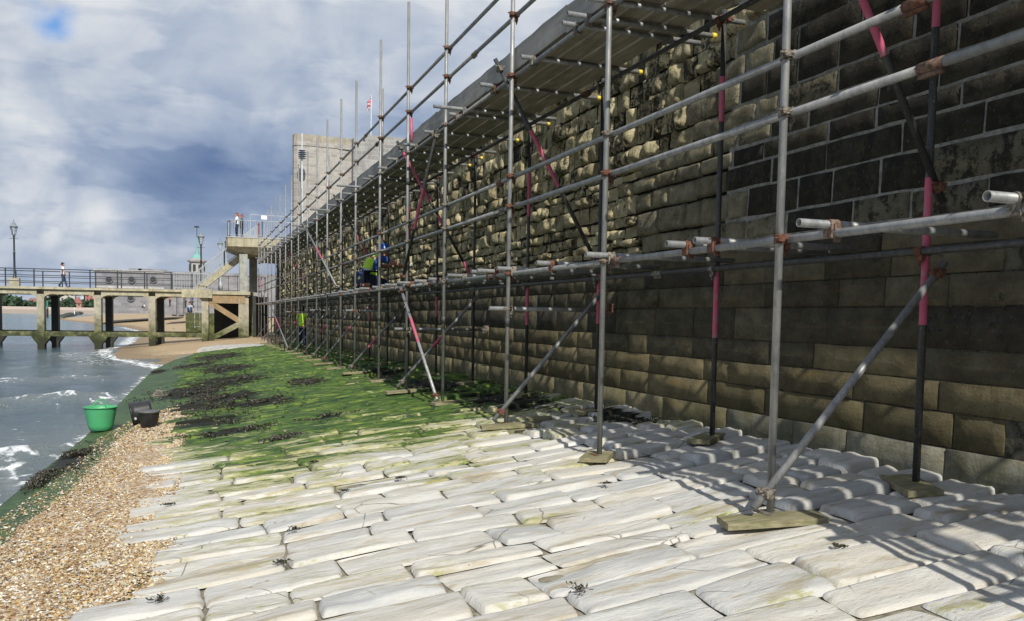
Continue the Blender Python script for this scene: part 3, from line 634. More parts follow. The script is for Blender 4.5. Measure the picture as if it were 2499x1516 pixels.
for n, (a, b) in enumerate(zip(rowsB[:-1], rowsB[1:])):
    y = -3 + random.random() * .5; end = 6.1 + random.uniform(0, 1.1)
    while y < end:
        L_ = random.uniform(.42, .85); t = random.uniform(.7, 1.15)
        if end - y - L_ < .25: L_ = end - y
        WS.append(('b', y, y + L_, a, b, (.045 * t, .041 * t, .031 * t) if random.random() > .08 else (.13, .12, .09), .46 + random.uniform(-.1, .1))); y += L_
    # paler squared blocks patched in where the rubble begins
    y = end; e2 = 9.0 + random.uniform(-.6, .8) - n * .12 if b < 3.1 else end + random.uniform(.2, .9)
    while y < e2:
        L_ = random.uniform(.26, .6); t = random.uniform(.7, 1.15)
        WS.append(('c', y, y + L_, a, b, (.27 * t, .25 * t, .18 * t), .14 + random.uniform(-.12, .22))); y += L_
    # rubble
    k2 = 2 if b - a > .19 and random.random() < .35 else 1
    for m_ in range(k2):
        a2 = a + (b - a) * m_ / k2; b2 = a + (b - a) * (m_ + 1) / k2; yy = y
        while yy < 56:
            L_ = random.uniform(.14, .40) if yy < 30 else random.uniform(.25, .5); t = random.uniform(.6, 1.2)
            WS.append(('r', yy, yy + L_, a2, b2, (.54 * t, .48 * t, .31 * t), random.choice([.10, .2, .28, .34, .42, .50]) + (.1 if b > 3.2 else 0))); yy += L_
def wsz(s_):
    Y_, Z_ = (s_[1] + s_[2]) / 2, (s_[3] + s_[4]) / 2; v_ = Vector((4.8, Y_, Z_)) - CAM; z_ = v_.dot(fw)
    if z_ < 1: return -1
    px = CX + F_PX * v_.dot(rt2) / z_; py = CY - F_PX * v_.dot(up2) / z_
    if not (px < 2600 and -120 < py < 1260): return -1
    if s_[0] == 'r' and Z_ > 4.15: return 0
    return (s_[2] - s_[1]) * (s_[4] - s_[3]) / z_ ** 3
WS.sort(key=wsz, reverse=True)
acc_ = {'a': [[], [], 0, [], []], 'r': [[], [], 0, [], []]}
for i, s_ in enumerate(WS):
    k, y0, y1, z0, z1, tone, li = s_; sz = wsz(s_)
    if sz < 0 and y0 > -1: continue
    key = 'r' if k == 'r' else 'a'; near_ = i < 295 and sz > 0
    g = {'a': .0015, 'b': random.uniform(.005, .014), 'c': .008, 'r': .009}[k]
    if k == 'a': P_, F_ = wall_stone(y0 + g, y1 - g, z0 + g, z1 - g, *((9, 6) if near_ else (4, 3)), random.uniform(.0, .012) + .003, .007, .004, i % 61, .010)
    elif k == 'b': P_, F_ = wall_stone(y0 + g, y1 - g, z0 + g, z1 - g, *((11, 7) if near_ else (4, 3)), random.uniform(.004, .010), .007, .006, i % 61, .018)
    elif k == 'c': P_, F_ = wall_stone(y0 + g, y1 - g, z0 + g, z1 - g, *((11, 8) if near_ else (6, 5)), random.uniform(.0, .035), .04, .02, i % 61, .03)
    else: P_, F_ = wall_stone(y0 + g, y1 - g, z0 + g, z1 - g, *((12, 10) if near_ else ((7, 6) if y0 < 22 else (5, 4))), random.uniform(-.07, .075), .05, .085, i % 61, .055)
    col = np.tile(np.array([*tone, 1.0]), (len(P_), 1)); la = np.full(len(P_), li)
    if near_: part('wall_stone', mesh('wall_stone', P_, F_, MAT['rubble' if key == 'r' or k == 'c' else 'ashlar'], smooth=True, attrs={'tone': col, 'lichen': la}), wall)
    else:
        A = acc_[key]; A[0].append(P_); A[1].append(F_ + A[2]); A[2] += len(P_); A[3].append(col); A[4].append(la)
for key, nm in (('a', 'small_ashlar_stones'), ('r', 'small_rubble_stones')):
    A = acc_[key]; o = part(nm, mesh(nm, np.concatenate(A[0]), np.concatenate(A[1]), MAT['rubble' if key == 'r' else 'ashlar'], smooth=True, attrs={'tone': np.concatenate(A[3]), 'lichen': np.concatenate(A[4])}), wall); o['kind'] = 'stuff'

# ------------------------------------------------------------------ the scaffold
XO, XI, TR = 3.296, 4.431, .0242; XL, XLI = 3.345, 4.382
YO = [-5.3, -2.92, -.52, 1.88, 4.28, 6.66, 9.08, 11.78, 14.09, 16.45, 19.2, 21.25, 23.61, 25.89, 28.27, 30.84, 33.3, 35.67, 38.06, 40.46, 42.86, 45.27, 47.65, 50.02, 52.24]
YI = [-5.3, -2.92, -.52, 1.88, 4.26, 6.63, 9.06, 11.39, 13.93, 16.36, 18.8, 21.02, 23.42] + YO[13:]
ZL = 1.655
def ZD(Y): return 3.85 + .0055 * (Y - 7)
scf = root('scaffold', 'long grey tube scaffold with two lifts standing along the foot of the sea wall', 'scaffold', (XO, 4.28, 0))
def tube_part(name, p, q, mat='galv', r=TR, n=12, hollow=0.0, parent=None, label=None):
    b = B().tube(p, q, r, n, hollow=hollow); me = b.me(name, [MAT[mat]], False)
    me.polygons.foreach_set('use_smooth', [len(f.vertices) == 4 for f in me.polygons]); me.update()
    return part(name, me, parent or scf, label)
# coupler mesh: a clamp round an upright and one round a tube that runs along Y
cb = B(); cb.tube((0, 0, -.028), (0, 0, .028), .034, 10); cb.tube((.049, -.030, 0), (.049, .030, 0), .034, 10)
cb.box((.0, -.03, -.026), (.05, .03, .026)); cb.box((-.045, -.058, -.018), (-.005, -.026, .018)); cb.box((.03, -.026, -.062), (.062, .026, -.030))
cb.tube((-.07, -.048, 0), (.03, -.048, 0), .0075, 6); cb.tube((-.05, -.048, 0), (-.034, -.048, 0), .014, 6); cb.tube((.052, 0, -.10), (.052, 0, -.03), .0075, 6); cb.tube((.052, 0, -.078), (.052, 0, -.062), .014, 6)
COUP = cb.me('coupler', [MAT['rust']])
sb = B(); sb.tube((0, 0, -.028), (0, 0, .028), .034, 8); sb.tube((.049, -.03, 0), (.049, .03, 0), .034, 8); sb.box((0, -.03, -.026), (.05, .03, .026)); sb.box((-.06, -.05, -.01), (.0, -.03, .01)); COUPS = sb.me('coupler_small', [MAT['rust']])
# putlog clip: band over a cross tube sitting on a ledger
pb = B(); pb.tube((-.035, 0, .0), (.035, 0, 0), .031, 10); pb.box((-.035, -.033, -.075), (.035, .033, -.0)); pb.tube((0, -.05, -.03), (0, .055, -.03), .008, 6); pb.tube((0, .03, -.03), (0, .048, -.03), .015, 6); pb.box((-.02, -.045, -.10), (.02, -.03, .0))
CLIP = pb.me('clip', [MAT['rust']])
def coupler(x, y, z, parent, mirror=False, small=False):
    o = bpy.data.objects.new('coupler', COUPS if small else COUP); C.objects.link(o); o.parent = parent
    o.location = Vector((x, y, z)) - scf.location - parent.location
    if mirror: o.scale = (-1, 1, 1)
    return o
ncoup = 0
for i, y in enumerate(YO):
    z0 = G(XO, y) + .055; top = 6.42 + random.uniform(-.08, .06)
    if i == 7: top = 6.9
    if i >= 22: top = 5.6 + random.uniform(-.2, .3)
    n = 16 if y < 10 else (10 if y < 25 else 8)
    P0 = tube_part('standard', (XO, y, z0), (XO + random.uniform(-.012, .012), y + random.uniform(-.012, .012), top), 'galv', n=n)
    if 0 < y:
        zs = [ZL, 2.41, 2.745, ZD(y)] + ([ZD(y) + .67, ZD(y) + 1.07] if y > 5 else [])
        for z in zs: coupler(XO, y, z, P0, small=y > 20); ncoup += 1
        bp_ = B().box((XO - .075, y - .075, z0 - .008), (XO + .075, y + .075, z0)); part('base_plate', bp_.me('base_plate', [MAT['rust']]), P0)
        if random.random() < .6 and y > 4:
            zj = random.choice([1.05, 3.1, 3.35, 5.4]); part('sleeve', B().tube((XO, y, zj), (XO, y, zj + .11), .0295, 10).me('sleeve', [MAT['galv_dark']], True), P0)
for i, y in enumerate(YI):
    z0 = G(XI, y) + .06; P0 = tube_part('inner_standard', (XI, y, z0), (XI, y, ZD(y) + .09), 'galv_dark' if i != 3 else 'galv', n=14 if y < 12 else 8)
    if y > 0:
        for z in (ZL - .03, ZD(y)):
            if y < 34: coupler(XI, y, z, P0, mirror=True, small=y > 12); ncoup += 1
    # pink painted bands on some tubes
    if i in (4, 5, 6, 7, 9, 10, 12, 14): 
        for a, b_ in {4: [(1.15, 2.1), (3.05, 3.5)], 5: [(1.0, 1.62), (2.95, 3.35)], 6: [(1.1, 1.7)], 7: [(1.05, 1.6), (2.6, 3.25)], 9: [(1.15, 1.55)], 10: [(1.2, 1.6), (2.9, 3.6)], 12: [(1.0, 1.5)], 14: [(1.0, 1.6)]}[i]:
            part('paint_band', B().tube((XI, y, a), (XI, y, b_), TR + .0012, 12, caps=False).me('paint_band', [MAT['pink']], True), P0)
def run(name, x, zf, mat='galv', y0=-5.6, y1=52.6, seg=6.2, sides=14, st=0.0):
    y = y0 + st
    while y < y1:
        ye = min(y + seg, y1); P0 = tube_part(name, (x, y + .003, zf(y)), (x, ye - .003, zf(ye)), mat, n=sides if y < 16 else 8)
        if ye < y1: part('joint_sleeve', B().tube((x, ye - .075, zf(ye)), (x, ye + .075, zf(ye)), .0305, 12).box((x - .012, ye - .07, zf(ye) - .05), (x + .012, ye + .07, zf(ye) - .025)).me('joint_sleeve', [MAT['rust']], True), P0)
        y = ye
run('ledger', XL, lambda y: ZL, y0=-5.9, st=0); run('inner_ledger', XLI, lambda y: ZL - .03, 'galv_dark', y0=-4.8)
run('guard_rail', XL, lambda y: 2.41, y0=-2.97); run('guard_rail', XL, lambda y: 2.745, y0=-2.86)
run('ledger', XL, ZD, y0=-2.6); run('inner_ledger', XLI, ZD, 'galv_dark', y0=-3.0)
run('guard_rail', XL, lambda y: ZD(y) + .67, y0=-2.2, seg=6.4); run('guard_rail', XL, lambda y: ZD(y) + 1.07, y0=-1.0, seg=6.4)
# cross tubes
def cross(y, z, x0, x1, cap=False, clip=True, dark=False):
    P0 = tube_part('transom', (x0, y, z), (x1, y + random.uniform(-.01, .01), z), 'galv', n=14 if y < 14 else 8, hollow=.06 if y < 16 else 0)
    if clip and y < 20:
        o = bpy.data.objects.new('clip', CLIP); C.objects.link(o); o.parent = P0; o.location = Vector((XL, y, z))
    if cap: part('end_cap', B().tube((x1 - .035, y, z), (x1 + .004, y, z), TR + .003, 10).me('end_cap', [MAT['cap']], True), P0)
for y in [-3.7, -2.6, -1.5, -.3, .7, 1.75, 2.72, 3.88, 5.05, 5.38, 6.62, 7.9, 9.05, 9.62, 9.88, 10.95, 12.25, 13.05, 13.95, 15.1, 15.6, 16.5, 17.6, 18.3, 19.3] + [20.5 + 1.2 * k for k in range(27)]:
    cross(y, ZL + .05, 3.13 + random.uniform(-.04, .06), 4.60 + random.uniform(-.05, .06))
for j, y in enumerate([-1.4, -.2, 1.0, 2.2, 3.4, 4.5, 5.6, 6.75, 7.16, 7.41, 8.53, 9.74, 11.01, 11.35, 12.6, 13.7, 14.3, 15.1, 16.1, 17.24, 17.6, 18.8] + [20 + 1.2 * k for k in range(27)]):
    x0 = 2.91 if j == 12 else (2.82 if y > 16 and j % 4 == 1 else 3.17 + random.uniform(-.05, .05))
    cross(y, ZD(y) + .05, x0, 4.70 + random.uniform(-.06, .03), cap=(6 < y < 16 and j % 3 != 0))
for px, py, y, x1 in [(1222, 753, 9.16, 4.60), (975, 803, 14.15, 4.72), (856, 758, 19.27, 4.6), (790, 757, 25.9, 4.6), (742, 761, 33.3, 4.5)]:
    z = at(px, py, X=3.2).z; P0 = tube_part('tie_tube', (3.10, y, z), (x1, y, z), 'galv', n=12, hollow=.05); coupler(XO, y - .05, z, P0)
    tb = B(); tb.tube((x1 - .02, y - .07, z - .03), (x1 + .07, y + .07, z + .03), .03, 8); tb.box((x1 - .03, y - .05, z - .02), (x1 + .05, y + .05, z + .075)); tb.tube((x1 - .05, y, z - .06), (x1 + .06, y - .03, z + .08), .009, 6); part('tie_coupler', tb.me('tie_coupler', [MAT['rust']]), P0)
# braces
def brace(p, q, bands=(), mat='galv', ends=(0, 0)):
    p, q = Vector(p), Vector(q); P0 = tube_part('brace', p, q, mat, n=14, hollow=.05)
    for a, b_ in bands: part('paint_band', B().tube(p.lerp(q, a), p.lerp(q, b_), TR + .0012, 12, caps=False).me('paint_band', [MAT['pink']], True), P0)
    d = (q - p).normalized()
    for t, on in zip((.12, (q - p).length - .10), ends):
        if on: c_ = p + d * t; part('swivel_coupler', B().tube(c_ - d * .03, c_ + d * .03, .035, 10).tube(c_ + Vector((.0, -.05, 0)), c_ + Vector((0, .06, 0)), .03, 8).tube(c_ + Vector((-.07, -.03, .02)), c_ + Vector((.05, -.03, .02)), .009, 6).me('swivel_coupler', [MAT['rust']], False), P0)
    return P0
for i in (4, 6, 8, 10, 12, 13, 14, 15, 16, 17, 18, 20, 22, 24):      # cross braces of the bottom lift
    yo, yi = YO[i], YI[min(i, 24)]
    brace((XO - .17, yo - .06, G(XO, yo) + .10), (XI + .09, yi - .07, ZL - .10), {8: [(.42, .58)], 12: [(.45, .58)], 10: [(.30, .5)], 14: [(.4, .6)], 18: [(.5, .7)]}.get(i, []), 'galv', (1, 1))
for i, bd in ((4, [(.30, .58)]), (6, [(.33, .60)]), (8, [(.08, .42), (.52, .62), (.86, .95)]), (11, [(.4, .7)]), (14, [(.3, .6)]), (17, [(.2, .7)]), (20, [])):   # second lift
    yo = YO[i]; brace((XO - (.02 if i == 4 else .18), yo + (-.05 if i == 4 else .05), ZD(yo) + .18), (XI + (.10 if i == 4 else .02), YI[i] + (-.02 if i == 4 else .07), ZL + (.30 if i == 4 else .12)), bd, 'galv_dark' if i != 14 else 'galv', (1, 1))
brace((XO - .055, YO[7] + .25, ZD(12) - .02), (XO - .055, YO[8] + .12, ZL + .1), [(.35, .62)], 'galv_dark', (1, 1))
brace((XO - .060, YO[8] + .2, ZL - .03), (XO - .10, YO[7] - .07, G(XO, YO[7]) + .08), [(.30, .53)], 'galv', (1, 1))
brace((XO - .060, YO[20], ZL - .05), (XO - .10, YO[16], G(XO, YO[16]) + .08), [(.35, .6)], 'galv', (1, 1))
brace((XO - .055, YO[14], ZD(28)), (XO - .055, YO[11] + .3, ZL + .2), [(.4, .6)], 'galv', (0, 1))
brace((XO - .055, YO[24], ZD(50) - .3), (XO - .055, YO[22], ZL + .4), [(.35, .75)], 'galv', (0, 1))
# uprights for the toe board
for y in (9.45, 16.95, 24.4, 31.3): tube_part('puncheon', (3.435, y, ZD(y) + .02), (3.435, y, 5.65), 'galv', n=12)
# deck boards
bx = [3.385 + .25 * k for k in range(4)]
def boards(x, y0, y1, L_=3.9, zo=0.0):
    y = y0 - random.uniform(0, .5)
    while y < y1:
        z = ZD(y + L_ / 2) + .098 + random.uniform(0, .006) + zo; w = .221; ya, yb = y + .006, y + L_ - .006
        b = B().box((x, ya, z - .019), (x + w, yb, z + .019)); part('scaffold_board', b.me('scaffold_board', [MAT['board']]), scf); y += L_
for k_, x in enumerate(bx): boards(x, -.85 - .25 * (k_ % 2), 52)
for x in (4.50,): boards(x, -1.0, 5.6)  # extra inner board out of view, added to keep the near wall dark
# toe boards along the outer edge
y = -1.6
while y < 52:
    L_ = random.choice([3.9, 3.0, 2.4]); z = ZD(y); n = 9; V, F_ = [], []
    for j in range(n):
        yy = y + .004 + (L_ - .008) * j / (n - 1); t = z + .335 + random.uniform(-.012, .012)
        for xx in (3.352, 3.376): V += [(xx, yy, z + .085), (xx, yy, t)]
    for j in range(n - 1):
        a = j * 4; F_ += [(a, a + 1, a + 5, a + 4), (a + 2, a + 6, a + 7, a + 3), (a + 1, a + 3, a + 7, a + 5), (a, a + 4, a + 6, a + 2)]
    F_ += [(0, 2, 3, 1), ((n - 1) * 4, (n - 1) * 4 + 1, (n - 1) * 4 + 3, (n - 1) * 4 + 2)]
    part('toe_board', mesh('toe_board', V, F_, MAT['toe']), scf); y += L_
tube_part('marker_stake', (3.19, 13.4, ZD(13) + .05), (3.19, 13.45, ZD(13) + .42), 'pink', n=8)
# a few boards on the lower lift where a man kneels
for k in range(3): part('scaffold_board', B().box((3.62 + .23 * k, 17.7, ZL + .079), (3.83 + .23 * k, 21.6, ZL + .117)).me('scaffold_board', [MAT['board']]), scf)
# sole boards under the feet
def sole(x, y, L_, w, ang, lift=.0, label=None):
    z = G(x, y); c_, s_ = math.cos(ang), math.sin(ang); V = []
    for zz_ in (-.030, .010):
        for a, b_ in ((-1, -1), (1, -1), (1, 1), (-1, 1)):
            dx, dy = a * L_ / 2 * c_ - b_ * w / 2 * s_, a * L_ / 2 * s_ + b_ * w / 2 * c_; V.append((x + dx, y + dy, G(x + dx * .5, y) + .036 + lift + zz_))
    part('sole_board', mesh('sole_board', V, [(0, 3, 2, 1), (4, 5, 6, 7), (0, 1, 5, 4), (1, 2, 6, 5), (2, 3, 7, 6), (3, 0, 4, 7)], MAT['sole']), scf, label)
soles = {4: (-.06, -.10, .62, .20, -.26), 5: (-.02, 0, .34, .24, .9), 6: (-.02, -.12, .62, .20, -.18), 7: (.0, -.05, .34, .2, .15), 8: (.0, -.15, .78, .22, .05), 9: (0, 0, .36, .22, .1)}
for i, y in enumerate(YO):
    dx, dy, L_, w, a = soles.get(i, (0, random.uniform(-.06, .06), random.uniform(.35, .8), .22, random.uniform(-.3, .3)))
    sole(XO + dx, y + dy, L_, w, a, .012)
sole(XO - .02, YO[6] - .32, .26, .12, -.3, -.035); sole(XO + .45, YO[6] + .1, .3, .2, -.3, 0)
for i, y in enumerate(YI): sole(XI - .05, y, .45 if i != 4 else .50, .22, random.uniform(.1, .7) if i != 4 else 1.15, .014)

# ------------------------------------------------------------------ the concrete pier
PA = math.atan2(-.12, 1.0)                       # the pier runs nearly square to the wall
PO = Vector((-1.4, 53.7, 0)); pdx, pdy = math.cos(PA), math.sin(PA)
def pp(s, t, z): return (PO.x + s * pdx - t * pdy, PO.y + s * pdy + t * pdx, z)      # s along the pier, t away from the camera
def pbox(b, s0, s1, t0, t1, z0, z1, i=0):
    V = [pp(s, t, z) for z in (z0, z1) for s, t in ((s0, t0), (s1, t0), (s1, t1), (s0, t1))]
    b.add(V, [(0, 3, 2, 1), (4, 5, 6, 7), (0, 1, 5, 4), (1, 2, 6, 5), (2, 3, 7, 6), (3, 0, 4, 7)], i); return b
pier = root('pier', 'weathered concrete pier on square piles standing in the water beyond the apron', 'pier', tuple(PO))
S0, S1, PW = -30.0, 1.85, 3.2
b = B(); pbox(b, S0, S1, -.10, PW + .1, 2.34, 2.47); part('deck_slab', b.me('deck_slab', [MAT['conc_deck']]), pier)
pil = [-29.2, -26.0, -22.8, -19.6, -16.5, -13.4, -10.3, -7.15, -4.15, -1.22, 1.72]
for k, s in enumerate(pil):
    for row, t in ((0, 0.02), (1, PW - .42)):
        if row and k == len(pil) - 1: continue
        zb = -1.9 if s < -.5 else -.9; w = .19
        b = B(); pbox(b, s - w, s + w, t, t + .40, zb, 2.06)
        if k < 9: # splayed feet where the low beam crosses
            V = [pp(s + a, t + c, z) for z, ww in ((-.80, .20), (-.345, .52)) for a, c in ((-ww, .02), (ww, .02), (ww, .38), (-ww, .38))]; b.add(V, [(0, 3, 2, 1), (4, 5, 6, 7), (0, 1, 5, 4), (1, 2, 6, 5), (2, 3, 7, 6), (3, 0, 4, 7)])
        part('pile', b.me('pile', [MAT['shade_black' if row else 'conc_pier']]), pier)  # rear row: shade under the deck painted in as black
for t in (.03, PW - .40):
    for s0, s1 in zip(pil[:-1], pil[1:]):     # top beam with haunched ends
        a, c = s0 + .19, s1 - .19; h = .30; prof = [(a, 2.34), (c, 2.34), (c, 1.86), (c - .10, 1.97), (c - .32, 2.06), (a + .32, 2.06), (a + .10, 1.97), (a, 1.86)]
        n = len(prof); V = [pp(s, t + .01, z) for s, z in prof] + [pp(s, t + .36, z) for s, z in prof]
        F_ = [tuple(range(n)), tuple(range(n, 2 * n))[::-1]] + [(k, n + k, n + (k + 1) % n, (k + 1) % n) for k in range(n)]
        b = B().add(V, F_); part('beam', b.me('beam', [MAT['conc_deck']]), pier)
        if s1 < 2.5: b = B(); pbox(b, a, c, t + .05, t + .33, -.34, -.06); part('tie_beam', b.me('tie_beam', [MAT['conc_pier']]), pier)
for s in pil[:-1]: b = B(); pbox(b, s - .15, s + .15, .43, PW - .43, 2.0, 2.33); part('cross_beam', b.me('cross_beam', [MAT['conc_pier']]), pier)
b = B(); pbox(b, .45, 2.15, -.22, -.102, 2.02, 2.52); part('stair_footing', b.me('stair_footing', [MAT['conc_deck']]), pier)
# crossed struts between the last pile and the platform column
b = B(); pbox(b, 1.93, 4.0, .03, .34, 1.72, 2.20); part('rusty_beam', b.me('rusty_beam', [MAT['steelrust']]), pier)
b = B(); pbox(b, 1.86, 4.3, -.06, PW, 2.24, 2.44); part('landing_slab', b.me('landing_slab', [MAT['conc_deck']]), pier)
for (s0, z0), (s1, z1), m_ in (((1.9, 1.82), (3.75, .62), 'steelrust'), ((2.0, -.42), (3.75, .55), 'conc_pier')):
    part('strut', B().beam(pp(s0, .18, z0), pp(s1, .18, z1), .26, .30).me('strut', [MAT[m_]]), pier)
b = B(); pbox(b, 1.93, 5.2, PW - .3, PW, -.9, 2.2); part('back_wall', b.me('back_wall', [MAT['shade_black']]), pier)  # black colour stands in for the shade behind the struts
b = B(); pbox(b, 4.4, 4.6, .4, PW - .32, -.9, 2.2); part('side_wall', b.me('side_wall', [MAT['shade_black']]), pier)
# black railings along both sides of the pier
for t, off, s_end in ((.03, .0, -.15), (PW - .06, .55, .9)):
    rl = root('pier_railing', 'black post and rail fence along the near edge of the pier' if t < 1 else 'black post and rail fence along the far edge of the pier', 'railing', pp(S0, t, 2.47), 'black railings on the pier')
    s = s_end
    while s > S0: part('post', B().beam(pp(s, t, 2.47), pp(s, t, 3.50), .065, .065, upv=(0, 1, 0)).me('post', [MAT['black']]), rl); s -= 1.46
    for z in (3.48, 3.12, 2.78): part('rail', B().tube(pp(S0, t, z), pp(s_end, t, z), .024 if z < 3.4 else .03, 6).me('rail', [MAT['black']]), rl)
# grey bar railings: function used on the pier end, the stairs and the platform
def bar_rail(label, pts, h=1.0, sp=.13, r_=.012, group=None, mat='grey_rail'):
    rl = root('bar_railing', label, 'railing', pts[0], group)
    for p, q in zip(pts[:-1], pts[1:]):
        p, q = Vector(p), Vector(q); U_ = Vector((0, 0, 1)); part('top_rail', B().tube(p + U_ * h, q + U_ * h, .022, 6).me('top_rail', [MAT[mat]]), rl)
        part('bottom_rail', B().tube(p + U_ * .10, q + U_ * .10, .016, 6).me('bottom_rail', [MAT[mat]]), rl)
        n = max(1, int((q - p).length / sp))
        for k in range(n + 1):
            c_ = p.lerp(q, k / n); rr = .024 if k in (0, n) else r_; z0 = 0 if k in (0, n) else .10
            part('post' if k in (0, n) else 'bar', B().tube(c_ + U_ * z0, c_ + U_ * h, rr, 5).me('bar', [MAT[mat]]), rl)
    return rl
bar_rail('grey bar railing at the foot of the stairs on the pier', [pp(0, .03, 2.47), pp(1.0, .03, 2.47), pp(1.9, .03, 2.47)], .98, group='grey bar railings')
# stairs up to the platform
st = root('staircase', 'concrete staircase rising from the pier to the high platform', 'stairs', (-.2, 55.2, 2.5))
p0, p1 = Vector((-.35, 54.5, 2.30)), Vector((4.2, 54.5, 5.80))
for t in (54.45, 55.9): part('stringer', B().beam((-.15, t, 2.45), (3.4, t, 5.42), .16, .36).me('stringer', [MAT['conc_deck']]), st)
for k in range(17):
    a = k / 17; x = -.25 + 3.7 * a; z = 2.5 + 3.1 * a; part('step', B().box((x, 54.54, z), (x + .26, 55.8, z + .12)).me('step', [MAT['conc_deck']]), st)
for t, l in ((54.42, 'grey bar railing climbing the near side of the stairs'), (55.95, 'grey bar railing climbing the far side of the stairs')):
    bar_rail(l, [(-.30, t, 2.55), (1.45, t, 4.02), (3.3, t, 5.56)], .95, .14, group='grey bar railings')

# ------------------------------------------------------------------ the high platform
pf = root('platform', 'high concrete viewing platform with a rounded corner on thick columns', 'platform', (2.5, 53.5, 0))
top, und = [(1.62, 53.95), (1.50, 53.55), (1.60, 53.2), (1.95, 53.0), (6.4, 52.95), (9.0, 52.95), (9.0, 58.2), (1.9, 58.2), (1.55, 57.6)], None
cxp, cyp = 4.2, 55.4
b = B(); b.prism(top, 5.10, 5.62); part('deck', b.me('deck', [MAT['conc_deck']]), pf)
lo_ = [(cxp + (x - cxp) * (.62 if x < cxp else 1), cyp + (y - cyp) * .80) for x, y in top]; n = len(top)
V = [(x, y, 5.10) for x, y in top] + [(x, y, 4.66) for x, y in lo_]; b = B().add(V, [tuple(range(n, 2 * n))[::-1]] + [(k, n + k, n + (k + 1) % n, (k + 1) % n)[::-1] for k in range(n)])
part('soffit', b.me('soffit', [MAT['conc_deck']]), pf)
part('kerb', B().prism([(cxp + (x - cxp) * 1.012, cyp + (y - cyp) * 1.012) for x, y in top], 5.62, 5.68).me('kerb', [MAT['conc_pale']]), pf)
for x, y in ((2.26, 53.35), (2.98, 56.0), (5.6, 53.6)):
    b = B().box((x, y, -.9), (x + .46, y + .55, 4.68)); part('column', b.me('column', [MAT['conc_col']]), pf)
b = B().box((2.20, 53.29, -.9), (2.78, 53.96, 2.05)); part('column_plinth', b.me('column_plinth', [MAT['conc_pier']]), pf)
bar_rail('grey bar railing round the high platform', [(1.75, 55.6, 5.68), (1.62, 54.0, 5.68), (1.72, 53.35, 5.68), (2.1, 53.10, 5.68), (3.55, 53.07, 5.68), (5.2, 53.07, 5.68), (6.9, 53.07, 5.68)], .98, .13, group='grey bar railings')
bar_rail('tall pale tubular frame railing at the back of the platform', [(3.05, 56.6, 5.68), (6.6, 56.6, 5.68)], 1.72, 3.6, .016, group='grey bar railings')
bf = root('brown_panel', 'narrow brown timber panel leaning inside the platform railing', 'panel', (3.2, 53.3, 5.68)); part('panel_leaf', B().beam((3.38, 53.26, 5.69), (3.36, 53.34, 6.60), .16, .04, upv=(0, 1, 0)).me('panel_leaf', [flat('brown_board', (.17, .055, .035))]), bf)
sg = root('white_sign', 'small blank white sign above the platform railing', 'sign', (3.65, 53.12, 5.68)); part('sign_board', B().box((3.50, 53.10, 6.78), (3.82, 53.125, 7.0)).me('sign_board', [flat('white_sign_paint', (.85, .85, .86), .5, 0, .03)]), sg); part('sign_post', B().tube((3.66, 53.14, 5.68), (3.66, 53.14, 6.98), .014, 6).me('sign_post', [MAT['grey_rail']]), sg)

# ------------------------------------------------------------------ the old tower beyond the wall
def make_block_mat(name, base, course=.21, length=.5, joint=(.42, .41, .39)):
    m = M(name, .92, 0, .15); x = m.xyz(); cv = m.n('ShaderNodeCombineXYZ'); s = m.math('ADD', x[0], m.math('MULTIPLY', x[1], .35)); m.L.new(s, cv.inputs[0]); m.L.new(x[2], cv.inputs[1])
    br = m.n('ShaderNodeTexBrick'); m.L.new(cv.outputs[0], br.inputs['Vector']); br.inputs['Scale'].default_value = 1.0; br.inputs['Brick Width'].default_value = length; br.inputs['Row Height'].default_value = course
    br.inputs['Mortar Size'].default_value = .014; br.inputs['Color1'].default_value = (*[c * .8 for c in base], 1); br.inputs['Color2'].default_value = (*[c * 1.15 for c in base], 1); br.inputs['Mortar'].default_value = (*joint, 1)
    v = m.noise(1.1, 7, .65, (1, 1, .4)); c = m.mix(m.math('MULTIPLY', m.step(v, .45, .7), .55), br.outputs['Color'], tuple(c * .62 for c in base)); f = m.noise(6, 6, .7)
    c = m.mix(m.math('MULTIPLY', m.step(f, .55, .7), .35), c, (.47, .44, .40)); m.bump(m.math('SUBTRACT', 1.0, br.outputs['Fac']), .4, .02); m.bump(f, .4, .03); return m.color(c)
MAT['tower'] = make_block_mat('tower_stone', (.36, .335, .30)); MAT['tower2'] = make_block_mat('tower_stone_coarse', (.29, .285, .27), .30, .8, (.44, .44, .43)); MAT['fort'] = make_block_mat('fort_stone', (.235, .235, .25), .42, 1.1, (.27, .27, .27))
tw = root('stone_tower', 'square pale stone tower standing above the far end of the wall', 'tower', (6.3, 62, 4))
b = B(); prof = [(6.26, 62.5), (6.30, 62.1), (6.5, 61.9), (7.2, 61.8), (10.35, 62.0), (10.35, 75), (7.75, 75)]
b.prism(prof, 4, 13.35); part('tower_body', b.me('tower_body', [MAT['tower']]), tw)
part('string_course', B().prism([(8.3 + (x - 8.3) * 1.012, y - .05) for x, y in prof], 13.02, 13.10).me('string_course', [MAT['tower']]), tw)
part('parapet', B().prism([(8.3 + (x - 8.3) * 1.0, y) for x, y in prof], 13.352, 13.82).me('parapet', [make_concrete('parapet_stone', (.34, .31, .25), None, None, .3)]), tw)
part('tower_flank', B().box((10.36, 61.3, 4), (22, 75, 13.55)).me('tower_flank', [MAT['tower2']]), tw)
part('flank_parapet', B().box((11.2, 61.3, 13.552), (22, 62.2, 14.05)).box((10.36, 61.3, 13.552), (10.62, 62.2, 13.75)).me('flank_parapet', [MAT['tower2']]), tw)
part('ledge', B().box((9.4, 61.86, 13.0), (10.2, 61.98, 13.06)).me('ledge', [MAT['conc_pale']]), tw)
